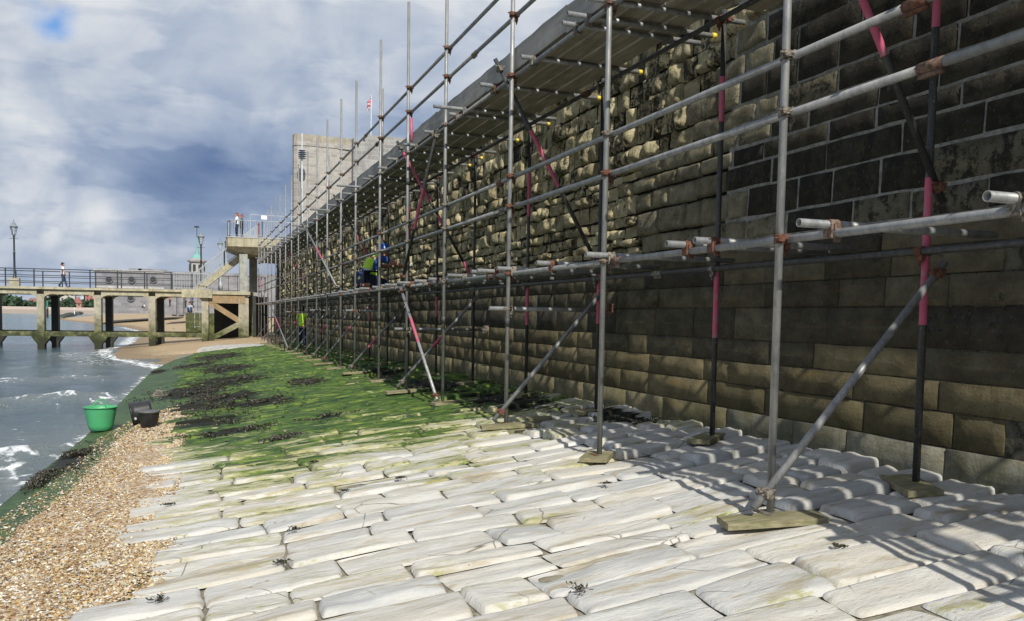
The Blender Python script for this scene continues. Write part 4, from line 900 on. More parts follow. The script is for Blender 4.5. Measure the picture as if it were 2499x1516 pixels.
# slim pole with a ribbed ball in front of the tower
q0 = at(737, 440, Y=60.5); bl = root('beacon_pole', 'slim pale pole with a ribbed blue ball before the stone tower', 'beacon', (q0.x, 60.5, 5.2))
part('pole', B().tube((q0.x, 60.5, 5.2), (q0.x, 60.5, at(737, 325, Y=60.5).z), .09, 10, r2=.05).me('pole', [flat('pale_pole', (.50, .53, .56))]), bl)
zc = at(740, 378, Y=60.5).z
for k in range(5): a = -.24 + .13 * k; part('ball_ring', B().lathe([(.22 * math.cos(a * 2.2) + .04, a - .02), (.25 * math.cos(a * 2.2) + .05, a), (.22 * math.cos(a * 2.2) + .04, a + .02)], (q0.x, 60.5, zc), 14).me('ball_ring', [flat('blue_grey_metal_%d' % k, (.13, .18, .24))]), bl)
# flag on the tower
fx = at(905, 320, Y=66); fl = root('flag', 'red white and blue union flag hanging in folds on a pole above the tower', 'flag', (fx.x, 66, 13.6))
zt = at(905, 232, Y=66).z; part('flagpole', B().tube((fx.x, 66, 13.5), (fx.x + .03, 66, zt), .045, 8, r2=.03).me('flagpole', [flat('white_pole', (.6, .62, .63))]), fl)
mf = M('flag_cloth', .8, 0, .1); mfu = mf.n('ShaderNodeUVMap'); mfs = mf.n('ShaderNodeSeparateXYZ'); mf.L.new(mfu.outputs[0], mfs.inputs[0])
u_ = mf.math('SUBTRACT', mfs.outputs[0], .5); v_ = mf.math('SUBTRACT', mfs.outputs[1], .5)
def band(x, w): return mf.math('LESS_THAN', mf.math('ABSOLUTE', x), w)
d1 = mf.math('SUBTRACT', u_, v_); d2 = mf.math('ADD', u_, v_); wd = mf.math('MAXIMUM', band(d1, .12), band(d2, .12)); rd = mf.math('MAXIMUM', band(d1, .045), band(d2, .045))
wc = mf.math('MAXIMUM', band(u_, .11), band(v_, .18)); rc = mf.math('MAXIMUM', band(u_, .065), band(v_, .11))
c = mf.mix(wd, (.01, .03, .18), (.8, .8, .8)); c = mf.mix(rd, c, (.6, .02, .04)); c = mf.mix(wc, c, (.8, .8, .8)); c = mf.mix(rc, c, (.6, .02, .04)); MAT['flag'] = mf.color(c)
V, F_, UV = [], [], []; nu, nv = 15, 8
for i in range(nu):
    for j in range(nv):
        u, v = i / (nu - 1), j / (nv - 1); fold = .10 * math.sin(u * 16)
        V.append((fx.x - .03 - .30 * u * (1 - .35 * (1 - v)) + .03 * math.sin(u * 11 + v * 3), 66 + fold, zt - .1 - (1 - v) * .62 - u * .62)); UV.append((u, v))
for i in range(nu - 1):
    for j in range(nv - 1): a = i * nv + j; F_.append((a, a + nv, a + nv + 1, a + 1))
me = mesh('flag_cloth', V, F_, MAT['flag'], smooth=True); uvl = me.uv_layers.new(name='UVMap')
for lp in me.loops: uvl.data[lp.index].uv = UV[lp.vertex_index]
part('cloth', me, fl)

# ------------------------------------------------------------------ street lamps
gm = M('lamp_glass', .08, 0, .5); gm.b.inputs['Transmission Weight'].default_value = .85; MAT['glass'] = gm.color((.82, .86, .86))
def lamp(x, y, z, s, label, pole='black'):
    t = root('street_lamp', label, 'street lamp', (x, y, z), 'lantern street lamps'); P_ = (x, y, z)
    part('pole', B().lathe([(.17, 0), (.17, .45), (.11, .52), (.09, .62), (.06, .70), (.055, 1.9), (.075, 1.95), (.05, 2.0), (.045, 2.85), (.075, 2.9), (.04, 2.95), (.035, 3.0)], P_, 12).me('pole', [MAT[pole]], True), t)
    part('crossbar', B().tube((x - .24, y, z + 2.78), (x + .24, y, z + 2.78), .014, 6).me('crossbar', [MAT[pole]]), t)
    part('lantern_glass', B().lathe([(.09, 3.0), (.19, 3.46)], P_, 6).me('lantern_glass', [MAT['glass']]), t)
    b = B()
    for k in range(6): a = k * math.pi / 3; b.tube((x + .092 * math.cos(a), y + .092 * math.sin(a), z + 3.0), (x + .195 * math.cos(a), y + .195 * math.sin(a), z + 3.46), .010, 4)
    b.lathe([(.10, 2.98), (.10, 3.01)], P_, 6); part('lantern_frame', b.me('lantern_frame', [MAT[pole]]), t)
    part('lantern_roof', B().lathe([(.22, 3.455), (.22, 3.48), (.10, 3.62), (.09, 3.68), (.05, 3.70), (.02, 3.75), (.035, 3.79), (.012, 3.85), (.008, 3.92)], P_, 12).me('lantern_roof', [flat('lantern_roof_paint', (.20, .23, .25), .4)]), t)
L0 = at(36, 692, Y=56.3); lamp(L0.x, L0.y, 2.47, 1, 'lantern street lamp on the pier at the far left of the photo')
L1 = at(491, 700, Y=57.4); lamp(L1.x, L1.y, 2.47, 1, 'lantern street lamp beside the foot of the stairs')
L2 = at(538, 700, Y=68); lamp(L2.x, L2.y, 2.9, 1, 'lantern street lamp seen through the stair railing, farthest of the three', 'grey_rail')
part('plinth', B().box((L0.x - .26, L0.y - .22, 2.47), (L0.x + .26, L0.y + .22, 2.98)).me('plinth', [MAT['conc_pier']]), [o for o in C.objects if o.name.startswith('street_lamp')][0])

# ------------------------------------------------------------------ people
def skin_mesh(name, J, E, mats, sub=2, face_mat=None):
    "one continuous skinned body; J = {name: ((x, y, z), radius)}"
    keys = list(J); me = bpy.data.meshes.new(name + '_cage'); me.from_pydata([J[k][0] for k in keys], [(keys.index(a), keys.index(b)) for a, b in E], [])
    o = bpy.data.objects.new(name + '_cage', me); C.objects.link(o)
    sk = o.modifiers.new('skin', 'SKIN'); sk.use_smooth_shade = True
    for i, k in enumerate(keys):
        r_ = J[k][1]; me.skin_vertices[0].data[i].radius = (r_, r_) if not isinstance(r_, tuple) else r_
        me.skin_vertices[0].data[i].use_root = (i == 0)
    if sub: sb_ = o.modifiers.new('sub', 'SUBSURF'); sb_.levels = sub; sb_.render_levels = sub
    dg = bpy.context.evaluated_depsgraph_get(); ev = o.evaluated_get(dg); m2 = bpy.data.meshes.new_from_object(ev); m2.name = name
    bpy.data.objects.remove(o); bpy.data.meshes.remove(me); m2.materials.clear()
    for m_ in mats: m2.materials.append(m_)
    if face_mat:
        for p_ in m2.polygons: p_.material_index = face_mat(p_.center)
    m2.polygons.foreach_set('use_smooth', [True] * len(m2.polygons)); m2.update(); return m2
SK = flat('skin', (.46, .26, .18), .6, 0, .06); HV = flat('hi_vis_vest', (.50, .82, .04), .7, 0, .1, 12); NAVY = flat('navy_cloth', (.018, .024, .055), .85); BLUE = flat('blue_cloth', (.02, .06, .25), .8); HEL = flat('blue_helmet', (.015, .11, .50), .35, 0, .05)
REFL = flat('reflective_tape', (.42, .46, .46), .4); WHITE = flat('white_cloth', (.76, .77, .78), .85, 0, .06); HAIR = flat('dark_hair', (.018, .013, .010), .7); RED = flat('red_hair', (.28, .075, .03), .7); REDC = flat('red_cloth', (.5, .03, .03), .8); DARKC = flat('dark_cloth', (.03, .03, .035), .85); DENIM = flat('denim', (.03, .055, .12), .85); BOOT = flat('boots', (.10, .06, .03), .8); LIME = flat('green_glove', (.10, .45, .08), .7)
def V3(o_, f_, s_): # local frame: forward f, left l
    f = Vector((math.cos(s_), math.sin(s_), 0)); l = Vector((-math.sin(s_), math.cos(s_), 0))
    return lambda x, y, z: tuple(Vector(o_) + (f * x + l * y + Vector((0, 0, z))) * f_)
def person(loc, height, facing, label, top, legs, hair=HAIR, pose='stand', shoes=DARKC, long_hair=False, sub=2, arms=None, group=None, bare_arm=True, hem=.50, bare_leg=False):
    k = height / 1.75; P_ = V3(loc, k, facing); t = root('person', label, 'person', loc, group)
    if pose == 'walk': LF = {'kneel': (.12, .09, .50), 'footl': (.22, .09, .07), 'kneer': (.02, -.09, .50), 'footr': (-.28, -.09, .12), 'hipz': .92}
    elif pose == 'sit': LF = {'kneel': (.38, .12, .52), 'footl': (.34, .12, .10), 'kneer': (.38, -.12, .50), 'footr': (.36, -.12, .08), 'hipz': .14}
    else: LF = {'kneel': (.02, .10, .50), 'footl': (0, .11, .08), 'kneer': (.02, -.10, .50), 'footr': (-.02, -.12, .08), 'hipz': .93}
    hz = LF['hipz']; d = hz - .93
    A_ = arms or {'elbl': (-.04, .25, 1.12 + d), 'hanl': (.06, .26, .86 + d), 'elbr': (-.04, -.25, 1.12 + d), 'hanr': (.06, -.26, .86 + d)}
    J = {'pel': (P_(0, 0, hz), .135 * k), 'waist': (P_(.0, 0, hz + .17), .125 * k), 'chest': (P_(.01, 0, hz + .38), .15 * k), 'neck': (P_(0, 0, hz + .55), .062 * k), 'chin': (P_(.02, 0, hz + .63), .068 * k), 'head': (P_(.015, 0, hz + .71), .095 * k), 'crown': (P_(.0, 0, hz + .77), .075 * k)}
    for s_, sg_ in (('l', 1), ('r', -1)):
        J['sho' + s_] = (P_(0, .17 * sg_, hz + .49), .06 * k); J['elb' + s_] = (P_(*A_['elb' + s_]), .045 * k); J['wri' + s_] = (tuple(Vector(P_(*A_['elb' + s_])).lerp(Vector(P_(*A_['han' + s_])), .82)), .03 * k); J['han' + s_] = (P_(*A_['han' + s_]), .038 * k)
        J['hip' + s_] = (P_(0, .09 * sg_, hz - .06), .09 * k); J['kne' + s_] = (P_(*LF['knee' + s_]), .062 * k); J['ank' + s_] = (P_(*LF['foot' + s_]), .042 * k); fx_, fy_, fz_ = LF['foot' + s_]; J['toe' + s_] = (P_(fx_ + .17, fy_, max(.035, fz_ - .05)), .035 * k)
    E = [('pel', 'waist'), ('waist', 'chest'), ('chest', 'neck'), ('neck', 'chin'), ('chin', 'head'), ('head', 'crown')]
    for s_ in 'lr': E += [('chest', 'sho' + s_), ('sho' + s_, 'elb' + s_), ('elb' + s_, 'wri' + s_), ('wri' + s_, 'han' + s_), ('pel', 'hip' + s_), ('hip' + s_, 'kne' + s_), ('kne' + s_, 'ank' + s_), ('ank' + s_, 'toe' + s_)]
    JB = {k_: (v_[0], v_[1] * (.84 if k_ in ('pel', 'waist', 'chest', 'hipl', 'hipr', 'shol', 'shor') else 1)) for k_, v_ in J.items()}; part('body', skin_mesh('body', JB, E, [SK], sub), t)
    g = 1.14
    JT = {'waist': (J['waist'][0], J['waist'][1] * g), 'pel': (P_(0, 0, hz + hem - .50), J['pel'][1] * g), 'chest': (J['chest'][0], J['chest'][1] * 1.10)}; ET = [('waist', 'chest'), ('waist', 'pel')]
    for s_ in 'lr':
        JT['sho' + s_] = (J['sho' + s_][0], .078 * k); a, b_ = Vector(J['sho' + s_][0]), Vector(J['elb' + s_][0]); JT['slv' + s_] = (tuple(a.lerp(b_, .75 if bare_arm else 1.0)), .062 * k); ET += [('chest', 'sho' + s_), ('sho' + s_, 'slv' + s_)]
        if not bare_arm: JT['cuf' + s_] = (J['wri' + s_][0], .045 * k); ET += [('slv' + s_, 'cuf' + s_)]
    part('top', skin_mesh('top', JT, ET, [top], sub), t)
    JL = {'pel': (P_(0, 0, hz + .05), .140 * k)}; EL = []
    for s_ in 'lr':
        JL['hip' + s_] = (J['hip' + s_][0], .108 * k); JL['kne' + s_] = (J['kne' + s_][0], .082 * k); EL += [('pel', 'hip' + s_), ('hip' + s_, 'kne' + s_)]
        if not bare_leg: JL['ank' + s_] = (J['ank' + s_][0], .062 * k); EL += [('kne' + s_, 'ank' + s_)]
        JS = {'a': (J['ank' + s_][0], .055 * k), 'b': (J['toe' + s_][0], .048 * k)}; part('shoe', skin_mesh('shoe', JS, [('a', 'b')], [shoes], 1), t)
    part('trousers', skin_mesh('trousers', JL, EL, [legs], sub), t)
    JH = {'a': (P_(-.035, 0, hz + .74), .095 * k), 'b': (P_(.0, 0, hz + .80), .085 * k), 'c': (P_(-.06, 0, hz + .66), .07 * k)}; EH = [('a', 'b'), ('a', 'c')]
    if long_hair: JH['d'] = (P_(-.08, 0, hz + .50), .07 * k); EH += [('c', 'd')]
    part('hair', skin_mesh('hair', JH, EH, [hair], sub), t)
    hd = Vector(P_(.11, 0, hz + .69)); l_ = Vector(P_(0, 1, 0)) - Vector(P_(0, 0, 0)); f_ = (Vector(P_(1, 0, 0)) - Vector(P_(0, 0, 0)))
    part('nose', B().tube(hd - f_ * .03, hd + f_ * .012 - Vector((0, 0, .02 * k)), .012 * k, 6, r2=.016 * k).me('nose', [SK], True), t)
    for sg_ in (1, -1): part('eye', B().tube(hd + l_ * .035 * sg_ + Vector((0, 0, .028 * k)) - f_ * .03, hd + l_ * .035 * sg_ + Vector((0, 0, .028 * k)) - f_ * .008, .009 * k, 6).me('eye', [HAIR]), t)
    return t, P_, k, hz
# worker kneeling on the lower lift, leaning to the wall
def worker1():
    loc = (3.82, 19.4, ZL + .117); P_ = V3(loc, 1.22, R(12)); t = root('person', 'worker in blue helmet and yellow-green vest leaning to the wall on the scaffold', 'person', loc)
    zr = .0
    J = {'pel': (P_(-.22, 0, .20), 0.1830), 'waist': (P_(-.17, 0, .33), 0.1769), 'chest': (P_(-.02, 0, .50), 0.2013), 'neck': (P_(.09, 0, .60), 0.0793), 'chin': (P_(.15, 0, .64), 0.0854), 'head': (P_(.165, 0, .70), 0.1220), 'crown': (P_(.155, 0, .755), 0.0915),
         'shol': (P_(.0, .18, .58), 0.0793), 'elbl': (P_(.20, .24, .43), 0.0610), 'wril': (P_(.42, .17, .45), 0.0415), 'hanl': (P_(.49, .14, .46), 0.0512), 'shor': (P_(.0, -.18, .57), 0.0793), 'elbr': (P_(.26, -.24, .47), 0.0610), 'wrir': (P_(.45, -.16, .42), 0.0415), 'hanr': (P_(.51, -.14, .42), 0.0512),
         'hipl': (P_(-.20, .10, .17), 0.1220), 'knel': (P_(.20, .13, .09), 0.0915), 'ankl': (P_(-.24, .13, .06), 0.0610), 'toel': (P_(-.38, .13, .05), 0.0488), 'hipr': (P_(-.20, -.10, .17), 0.1220), 'kner': (P_(.20, -.13, .09), 0.0915), 'ankr': (P_(-.24, -.13, .06), 0.0610), 'toer': (P_(-.38, -.13, .05), 0.0488)}
    E = [('pel', 'waist'), ('waist', 'chest'), ('chest', 'neck'), ('neck', 'chin'), ('chin', 'head'), ('head', 'crown')]
    for s_ in 'lr': E += [('chest', 'sho' + s_), ('sho' + s_, 'elb' + s_), ('elb' + s_, 'wri' + s_), ('wri' + s_, 'han' + s_), ('pel', 'hip' + s_), ('hip' + s_, 'kne' + s_), ('kne' + s_, 'ank' + s_), ('ank' + s_, 'toe' + s_)]
    JB = {k_: (v_[0], v_[1] * (.80 if k_ in ('pel', 'waist', 'chest', 'hipl', 'hipr') else (.72 if k_ in ('shol', 'shor') else 1))) for k_, v_ in J.items()}; part('body', skin_mesh('body', JB, E, [SK]), t)
    sh = {k: (J[k][0], J[k][1] * 1.02) for k in ('pel', 'waist', 'chest', 'shol', 'shor')}; sh['sl'] = (tuple(Vector(J['shol'][0]).lerp(Vector(J['elbl'][0]), .7)), .088); sh['sr'] = (tuple(Vector(J['shor'][0]).lerp(Vector(J['elbr'][0]), .7)), .088)
    part('shirt', skin_mesh('shirt', {k: sh[k] for k in ('waist', 'pel', 'chest', 'shol', 'shor', 'sl', 'sr')}, [('waist', 'pel'), ('waist', 'chest'), ('chest', 'shol'), ('chest', 'shor'), ('shol', 'sl'), ('shor', 'sr')], [BLUE]), t)
    vt = {'waist': (J['waist'][0], .222), 'pel': (P_(-.20, 0, .12), 0.2172), 'chest': (J['chest'][0], .238), 'sa': (P_(.01, .13, .60), 0.0915), 'sb': (P_(.01, -.13, .60), 0.0915)}
    def fm(c):
        h = (Vector(c) - Vector(P_(-.17, 0, .33))).z; return 1 if -.02 < h < .035 or -.17 < h < -.12 else 0
    part('vest', skin_mesh('vest', vt, [('waist', 'pel'), ('waist', 'chest'), ('chest', 'sa'), ('chest', 'sb')], [HV, REFL], 3, fm), t)
    part('trousers', skin_mesh('trousers', {k: (J[k][0], J[k][1] * 1.18) for k in ('pel', 'hipl', 'knel', 'ankl', 'hipr', 'kner', 'ankr')}, [('pel', 'hipl'), ('hipl', 'knel'), ('knel', 'ankl'), ('pel', 'hipr'), ('hipr', 'kner'), ('kner', 'ankr')], [NAVY]), t)
    hc = Vector(P_(.15, 0, .715)); prof = [(.165, -.02), (.163, .02), (.152, .08), (.124, .128), (.08, .158), (.02, .17)]
    part('helmet', B().lathe(prof, tuple(hc), 20).me('helmet', [HEL], True), t); part('helmet_peak', B().prism([(hc.x + .10 * math.cos(a) + .08, hc.y + .11 * math.sin(a)) for a in np.linspace(-1.4, 1.4, 9)], hc.z, hc.z + .012).me('helmet_peak', [HEL]), t)
    for s_ in 'lr':   # gloved hands, five fingers each closed on the tool
        h = Vector(J['han' + s_][0]); 
        for f_ in range(4): a = -.03 + .02 * f_; part('finger', B().tube(h + Vector((.02, a * .9, .02)), h + Vector((.075, a, .005)), .011, 6).tube(h + Vector((.075, a, .005)), h + Vector((.062, a, -.035)), .010, 6).me('finger', [LIME if s_ == 'r' else SK], True), t)
        part('thumb', B().tube(h + Vector((.0, .035, .01)), h + Vector((.05, .04, -.025)), .012, 6).me('thumb', [LIME if s_ == 'r' else SK], True), t)
    hl = Vector(J['hanl'][0]) + Vector((.06, 0, -.02)); dr = root('hammer', 'green and yellow handled hammer held by the worker against the wall', 'hammer', tuple(hl))
    part('handle', B().tube(hl + Vector((-.06, .06, -.02)), hl + Vector((.24, -.14, .03)), .014, 8).me('handle', [LIME]), dr); part('hammer_head', B().beam(hl + Vector((.22, -.18, .03)), hl + Vector((.27, -.08, .06)), .05, .05).me('hammer_head', [flat('hammer_steel', (.55, .6, .5))]), dr)
worker1()
zf = G(3.9, 35.5) + .03
t, P_, k, hz = person((3.88, 34.9, zf), 1.66, R(60), 'worker in yellow-green vest and dark trousers standing on the ground among the far standards', HV, NAVY, HAIR, 'stand', BOOT, arms={'elbl': (.05, .27, 1.15), 'hanl': (.28, .15, 1.15), 'elbr': (.03, -.27, 1.12), 'hanr': (.12, -.24, .88)})
part('reflective_band', skin_mesh('band', {'a': (P_(0, 0, hz + .20), .155 * k), 'b': (P_(0, 0, hz + .25), .158 * k)}, [('a', 'b')], [REFL], 1), t)
# on the pier and the platform
p_ = at(154, 690, Y=55.6); person((p_.x, p_.y, 2.47), 1.46, R(0), 'boy in white shirt and blue trousers walking along the pier', WHITE, DENIM, HAIR, 'walk', DARKC, arms={'elbl': (-.16, .22, 1.10), 'hanl': (-.08, .24, .84), 'elbr': (.10, -.22, 1.12), 'hanr': (.24, -.22, .92)})
p_ = at(578, 581, Y=54.1); person((p_.x, p_.y, 5.68), 1.50, R(190), 'red-haired woman in a long white top standing at the platform railing', WHITE, NAVY, RED, 'stand', DARKC, long_hair=True, arms={'elbl': (.10, .22, 1.15), 'hanl': (.30, .16, 1.08), 'elbr': (.08, -.22, 1.15), 'hanr': (.30, -.12, 1.08)}, hem=.28)
person((p_.x + .32, 54.5, 5.68), 1.46, R(170), 'companion in dark clothes standing close behind the red-haired woman', DARKC, DARKC, RED, 'stand', REDC, bare_arm=False)
# small figures on the far beach
mb = root('mossy_block', 'square concrete block green with moss on the beach behind the pier', 'block', (0, 70, 0)); q0, q1 = at(453, 765, Y=66), at(500, 765, Y=66)
part('block_body', B().box((q0.x, 66, -.8), (q1.x + 1.5, 68, at(460, 764, Y=66).z)).me('block_body', [make_concrete('mossy', (.09, .10, .05), .2, 1.2, .1)]), mb)
zb = at(460, 764, Y=66).z; person((at(464, 764, Y=66.4).x, 66.5, zb - .0), 1.45, R(-100), 'person in a light blue shirt sitting on the mossy block', flat('pale_blue_cloth', (.30, .38, .48)), DENIM, HAIR, 'sit')
for px, py, d_, h, top_, leg_, lab, pose in [(415, 749, 100, 1.6, REDC, DARKC, 'person all in red standing on the far beach below the fort wall', 'stand'), (453, 752, 95, 1.6, DARKC, DARKC, 'person in dark clothes on the beach by the fort wall, left one of two', 'stand'), (470, 752, 95, 1.5, BLUE, DARKC, 'person in dark blue on the beach by the fort wall, right one of two', 'walk'), (182, 769, 150, 1.5, WHITE, WHITE, 'person in white at the tip of the shingle spit', 'stand'), (352, 752, 120, 1.2, WHITE, DARKC, 'person in white sitting on the sand left of the pier pile', 'sit')]:
    q_ = at(px, py, Y=d_); person((q_.x, q_.y, q_.z), h * .9, R(200), lab, top_, leg_, HAIR, pose, sub=1)

# ------------------------------------------------------------------ tubs on the apron
def gpt(px, py):
    d_ = ray(px, py); Y0 = 8.0
    for _ in range(8): t = (-.07 - .115 * 3.3 - .0079 * (Y0 - 4.3) - CAM.z) / (d_.z - .115 * d_.x); p_ = CAM + d_ * t; Y0 = p_.y
    return p_
def plastic(name, col): m = M(name, .42, 0, .5); n_ = m.noise(9, 5, .6); m.bump(n_, .1, .004); return m.color(m.mix(m.step(n_, .35, .7), col, tuple(c * .82 + .02 for c in col)))
g0 = gpt(246, 1050); tub = root('rubber_tub', 'green flexible rubber tub with two loop handles on the green slab', 'tub', tuple(g0)); PG = plastic('green_rubber', (.065, .36, .15)); c_ = tuple(g0)
h, r0_, r1_ = .37, .165, .235
part('tub_body', B().lathe([(r0_ - .02, 0), (r0_, .012), (r0_ + .02, .08), (r1_ - .008, h - .04), (r1_, h), (r1_ + .012, h), (r1_ + .010, h - .015), (r1_ - .004, h - .012), (r1_ - .016, h - .04), (r0_ - .0, .05), (r0_ - .04, .03), (.01, .03)], c_, 28).me('tub_body', [PG], True), tub)
for sg_ in (1, -1):
    V, F_ = [], []; n = 14
    for j in range(n + 1):
        a = math.pi * j / n; x = math.cos(a) * .10; z = h - .02 + math.sin(a) * .115
        for dx, dz in ((-.012, -.006), (.012, -.006), (.012, .010), (-.012, .010)): V.append((c_[0] + x * (1 + dz * 8), c_[1] + sg_ * (r1_ - .02) + dx, c_[2] + z + dz * math.sin(a)))
    for j in range(n):
        for k_ in range(4): a, b_ = j * 4 + k_, j * 4 + (k_ + 1) % 4; F_.append((a, b_, b_ + 4, a + 4))
    part('handle', mesh('handle', V, F_, PG, smooth=True), tub)
BK = plastic('black_rubber', (.018, .018, .020))
g1 = gpt(364, 1045); tb = root('bucket', 'black plastic bucket standing upright on the shingle', 'bucket', tuple(g1)); c_ = tuple(g1)
part('bucket_body', B().lathe([(.10, 0), (.115, .01), (.150, .24), (.156, .25), (.156, .262), (.146, .262), (.143, .24), (.108, .02), (.01, .018)], c_, 24).me('bucket_body', [BK], True), tb)
part('rim', B().lathe([(.150, .238), (.162, .240), (.162, .266), (.150, .268)], c_, 24).me('rim', [flat('scuffed_rim', (.10, .10, .10))], True), tb)
g2 = gpt(342, 1036); t2 = root('bucket', 'black plastic bucket lying on its side behind the upright one', 'bucket', tuple(g2)); b = B(); n = 24
prof = [(.12, .30), (.16, .28), (.165, .26), (.175, .05), (.185, .0), (.195, -.01), (.185, -.02), (.170, .03), (.15, .26), (.02, .27)]
ax = Vector((.93, .10, .18)).normalized(); u1 = ax.cross(Vector((0, 0, 1))).normalized(); u2 = ax.cross(u1); cc = Vector(c_ := tuple(g2)) + Vector((-.12, .05, .165)); V, F_ = [], []
for r_, z in prof:
    for k_ in range(n): a = 2 * math.pi * k_ / n; V.append(tuple(cc + ax * z + (u1 * math.cos(a) + u2 * math.sin(a)) * r_))
for j in range(len(prof) - 1):
    for k_ in range(n): k2 = (k_ + 1) % n; F_.append((j * n + k_, (j) * n + k2, (j + 1) * n + k2, (j + 1) * n + k_))
F_.append(tuple(range(n))); part('bucket_body', mesh('bucket_body', V, F_, BK, smooth=True), t2)
part('pale_patch', B().tube(cc + ax * .03 + u1 * .160 + u2 * .06, cc + ax * .032 + u1 * .186 + u2 * .07, .018, 10).me('pale_patch', [flat('pale_patch', (.6, .62, .62))]), t2)

# ------------------------------------------------------------------ fort, cupola and the far shore
ft = root('fort_wall', 'long grey stone fort wall with round gun ports behind the pier', 'fort', (-30, 150, 1.5))
def fz(x, y, Y): return at(x, y, Y=Y)
Yf = 150; a0, a1 = fz(231, 700, Yf), fz(430, 700, Yf); zt = fz(330, 665, Yf).z
ports = [(266, 682), (321, 682), (374, 682)]; low = [(319, 727)]
b = B(); b.box((a0.x, Yf, .8), (a1.x, Yf + 14, zt)); part('wall', b.me('wall', [MAT['fort']]), ft)
part('coping', B().box((a0.x - .2, Yf - .25, zt), (a1.x + .2, Yf + 14, zt + .35)).me('coping', [MAT['conc_pale']]), ft)
part('string_course', B().box((a0.x, Yf - .18, zt - 2.6), (a1.x, Yf - .004, zt - 2.3)).me('string_course', [MAT['conc_pale']]), ft)
DK = flat('dark_opening', (.02, .022, .028)); 
for x, y in ports + low:
    q_ = fz(x, y, Yf); part('gun_port', B().tube((q_.x, Yf - .30, q_.z), (q_.x, Yf - .01, q_.z), .58, 20).me('gun_port', [MAT['fort']]), ft); part('port_opening', B().tube((q_.x, Yf - .34, q_.z), (q_.x, Yf - .31, q_.z), .46, 20).me('port_opening', [DK]), ft)
for x, y, w in [(262, 661, 1.5), (330, 660, 1.0), (372, 662, 2.2)]:
    q_ = fz(x, y, 156); part('roof_lump', B().box((q_.x - w, 156, zt + .3), (q_.x + w, 158, q_.z + .35)).me('roof_lump', [MAT['fort']]), ft)
f2 = root('long_fort_wall', 'lower grey block wall running right behind the stairs', 'wall', (0, 125, 1.0)); a0, a1 = fz(400, 700, 125), fz(640, 700, 125)
part('wall', B().box((a0.x, 125, .6), (a1.x + 6, 130, fz(530, 666, 125).z)).me('wall', [MAT['fort']]), f2)
for x in range(425, 480, 17): q_ = fz(x, 740, 125); part('buttress', B().box((q_.x - .3, 124.4, .8), (q_.x + .3, 124.99, q_.z + 2.6)).me('buttress', [MAT['fort']]), f2)
bar_rail('rusty open railing on the landing behind the stairs', [pp(2.2, PW + .0, 2.47), pp(5.0, PW + .0, 2.47)], 1.0, .55, .016, group='grey bar railings', mat='black')
bar_rail('pale scaffold barrier standing on the beach behind the last pile', [tuple(Vector((at(475, 760, Y=60).x, 60, .10))), tuple(Vector((at(500, 760, Y=60).x, 60, .10)))], 1.1, .22, .014, group='grey bar railings')
cu = root('cupola', 'white cupola with green copper roof and weather vane behind the lamp', 'cupola', (0, 170, 8)); q_ = fz(481, 655, 170); zb_, z1 = q_.z - 5, fz(481, 640, 170).z
part('lantern_room', B().lathe([(1.35, zb_), (1.35, z1)], (q_.x, 170, 0), 8).me('lantern_room', [flat('cream_render', (.42, .42, .38))]), cu)
for k_ in range(8): a = k_ * math.pi / 4 + .39; part('window', B().box((q_.x + 1.27 * math.cos(a) - .25, 170 + 1.27 * math.sin(a) - .25, z1 - 1.6), (q_.x + 1.27 * math.cos(a) + .25, 170 + 1.27 * math.sin(a) + .25, z1 - .5)).me('window', [DK]), cu)
part('eaves', B().lathe([(1.7, z1 + .001), (1.75, z1 + .25), (1.1, z1 + .7)], (q_.x, 170, 0), 8).me('eaves', [flat('lead', (.30, .28, .28))]), cu)
part('copper_roof', B().lathe([(1.1, z1 + .701), (.9, z1 + 1.0), (.35, z1 + 1.5), (.2, z1 + 2.4), (.12, z1 + 4.6)], (q_.x, 170, 0), 8).me('copper_roof', [flat('verdigris', (.17, .38, .33))]), cu)
part('weather_vane', B().tube((q_.x, 170, z1 + 4.6), (q_.x, 170, z1 + 6.8), .06, 5).box((q_.x - .5, 169.97, z1 + 6.4), (q_.x + .4, 170.03, z1 + 6.7)).me('weather_vane', [DK]), cu)
# groyne, marker post, boats
gy = root('rock_groyne', 'low dark rock groyne at the tip of the far beach', 'groyne', (-25, 200, -1)); b = B()
for k_ in range(26):
    t_ = k_ / 25; x_, y_ = 150 + 80 * t_, 776 - 16 * t_ ** .7; q_ = at(x_, y_ + 2, Z=SEA); s_ = random.uniform(.8, 1.5) * (1 + t_)
    part('rock', B().lathe([(s_ * .8, -.6), (s_, 0), (s_ * .8, s_ * .5), (s_ * .3, s_ * .75)], (q_.x, q_.y, SEA), 6).me('rock', [flat('dark_rock_%d' % k_, (.045, .05, .04))] if k_ < 1 else [bpy.data.materials['dark_rock_0']]), gy)
mkp = root('marker_post', 'green and black channel marker post in the water between the first piles', 'marker', tuple(at(116, 775, Z=SEA))); q_ = at(116, 775, Z=SEA)
part('lower_post', B().tube((q_.x, q_.y, SEA - .5), (q_.x, q_.y, SEA + 2.6), .28, 8).me('lower_post', [DK]), mkp); part('upper_post', B().tube((q_.x, q_.y, SEA + 2.6), (q_.x, q_.y, SEA + 4.9), .24, 8).me('upper_post', [flat('marker_green', (.03, .22, .15))]), mkp)
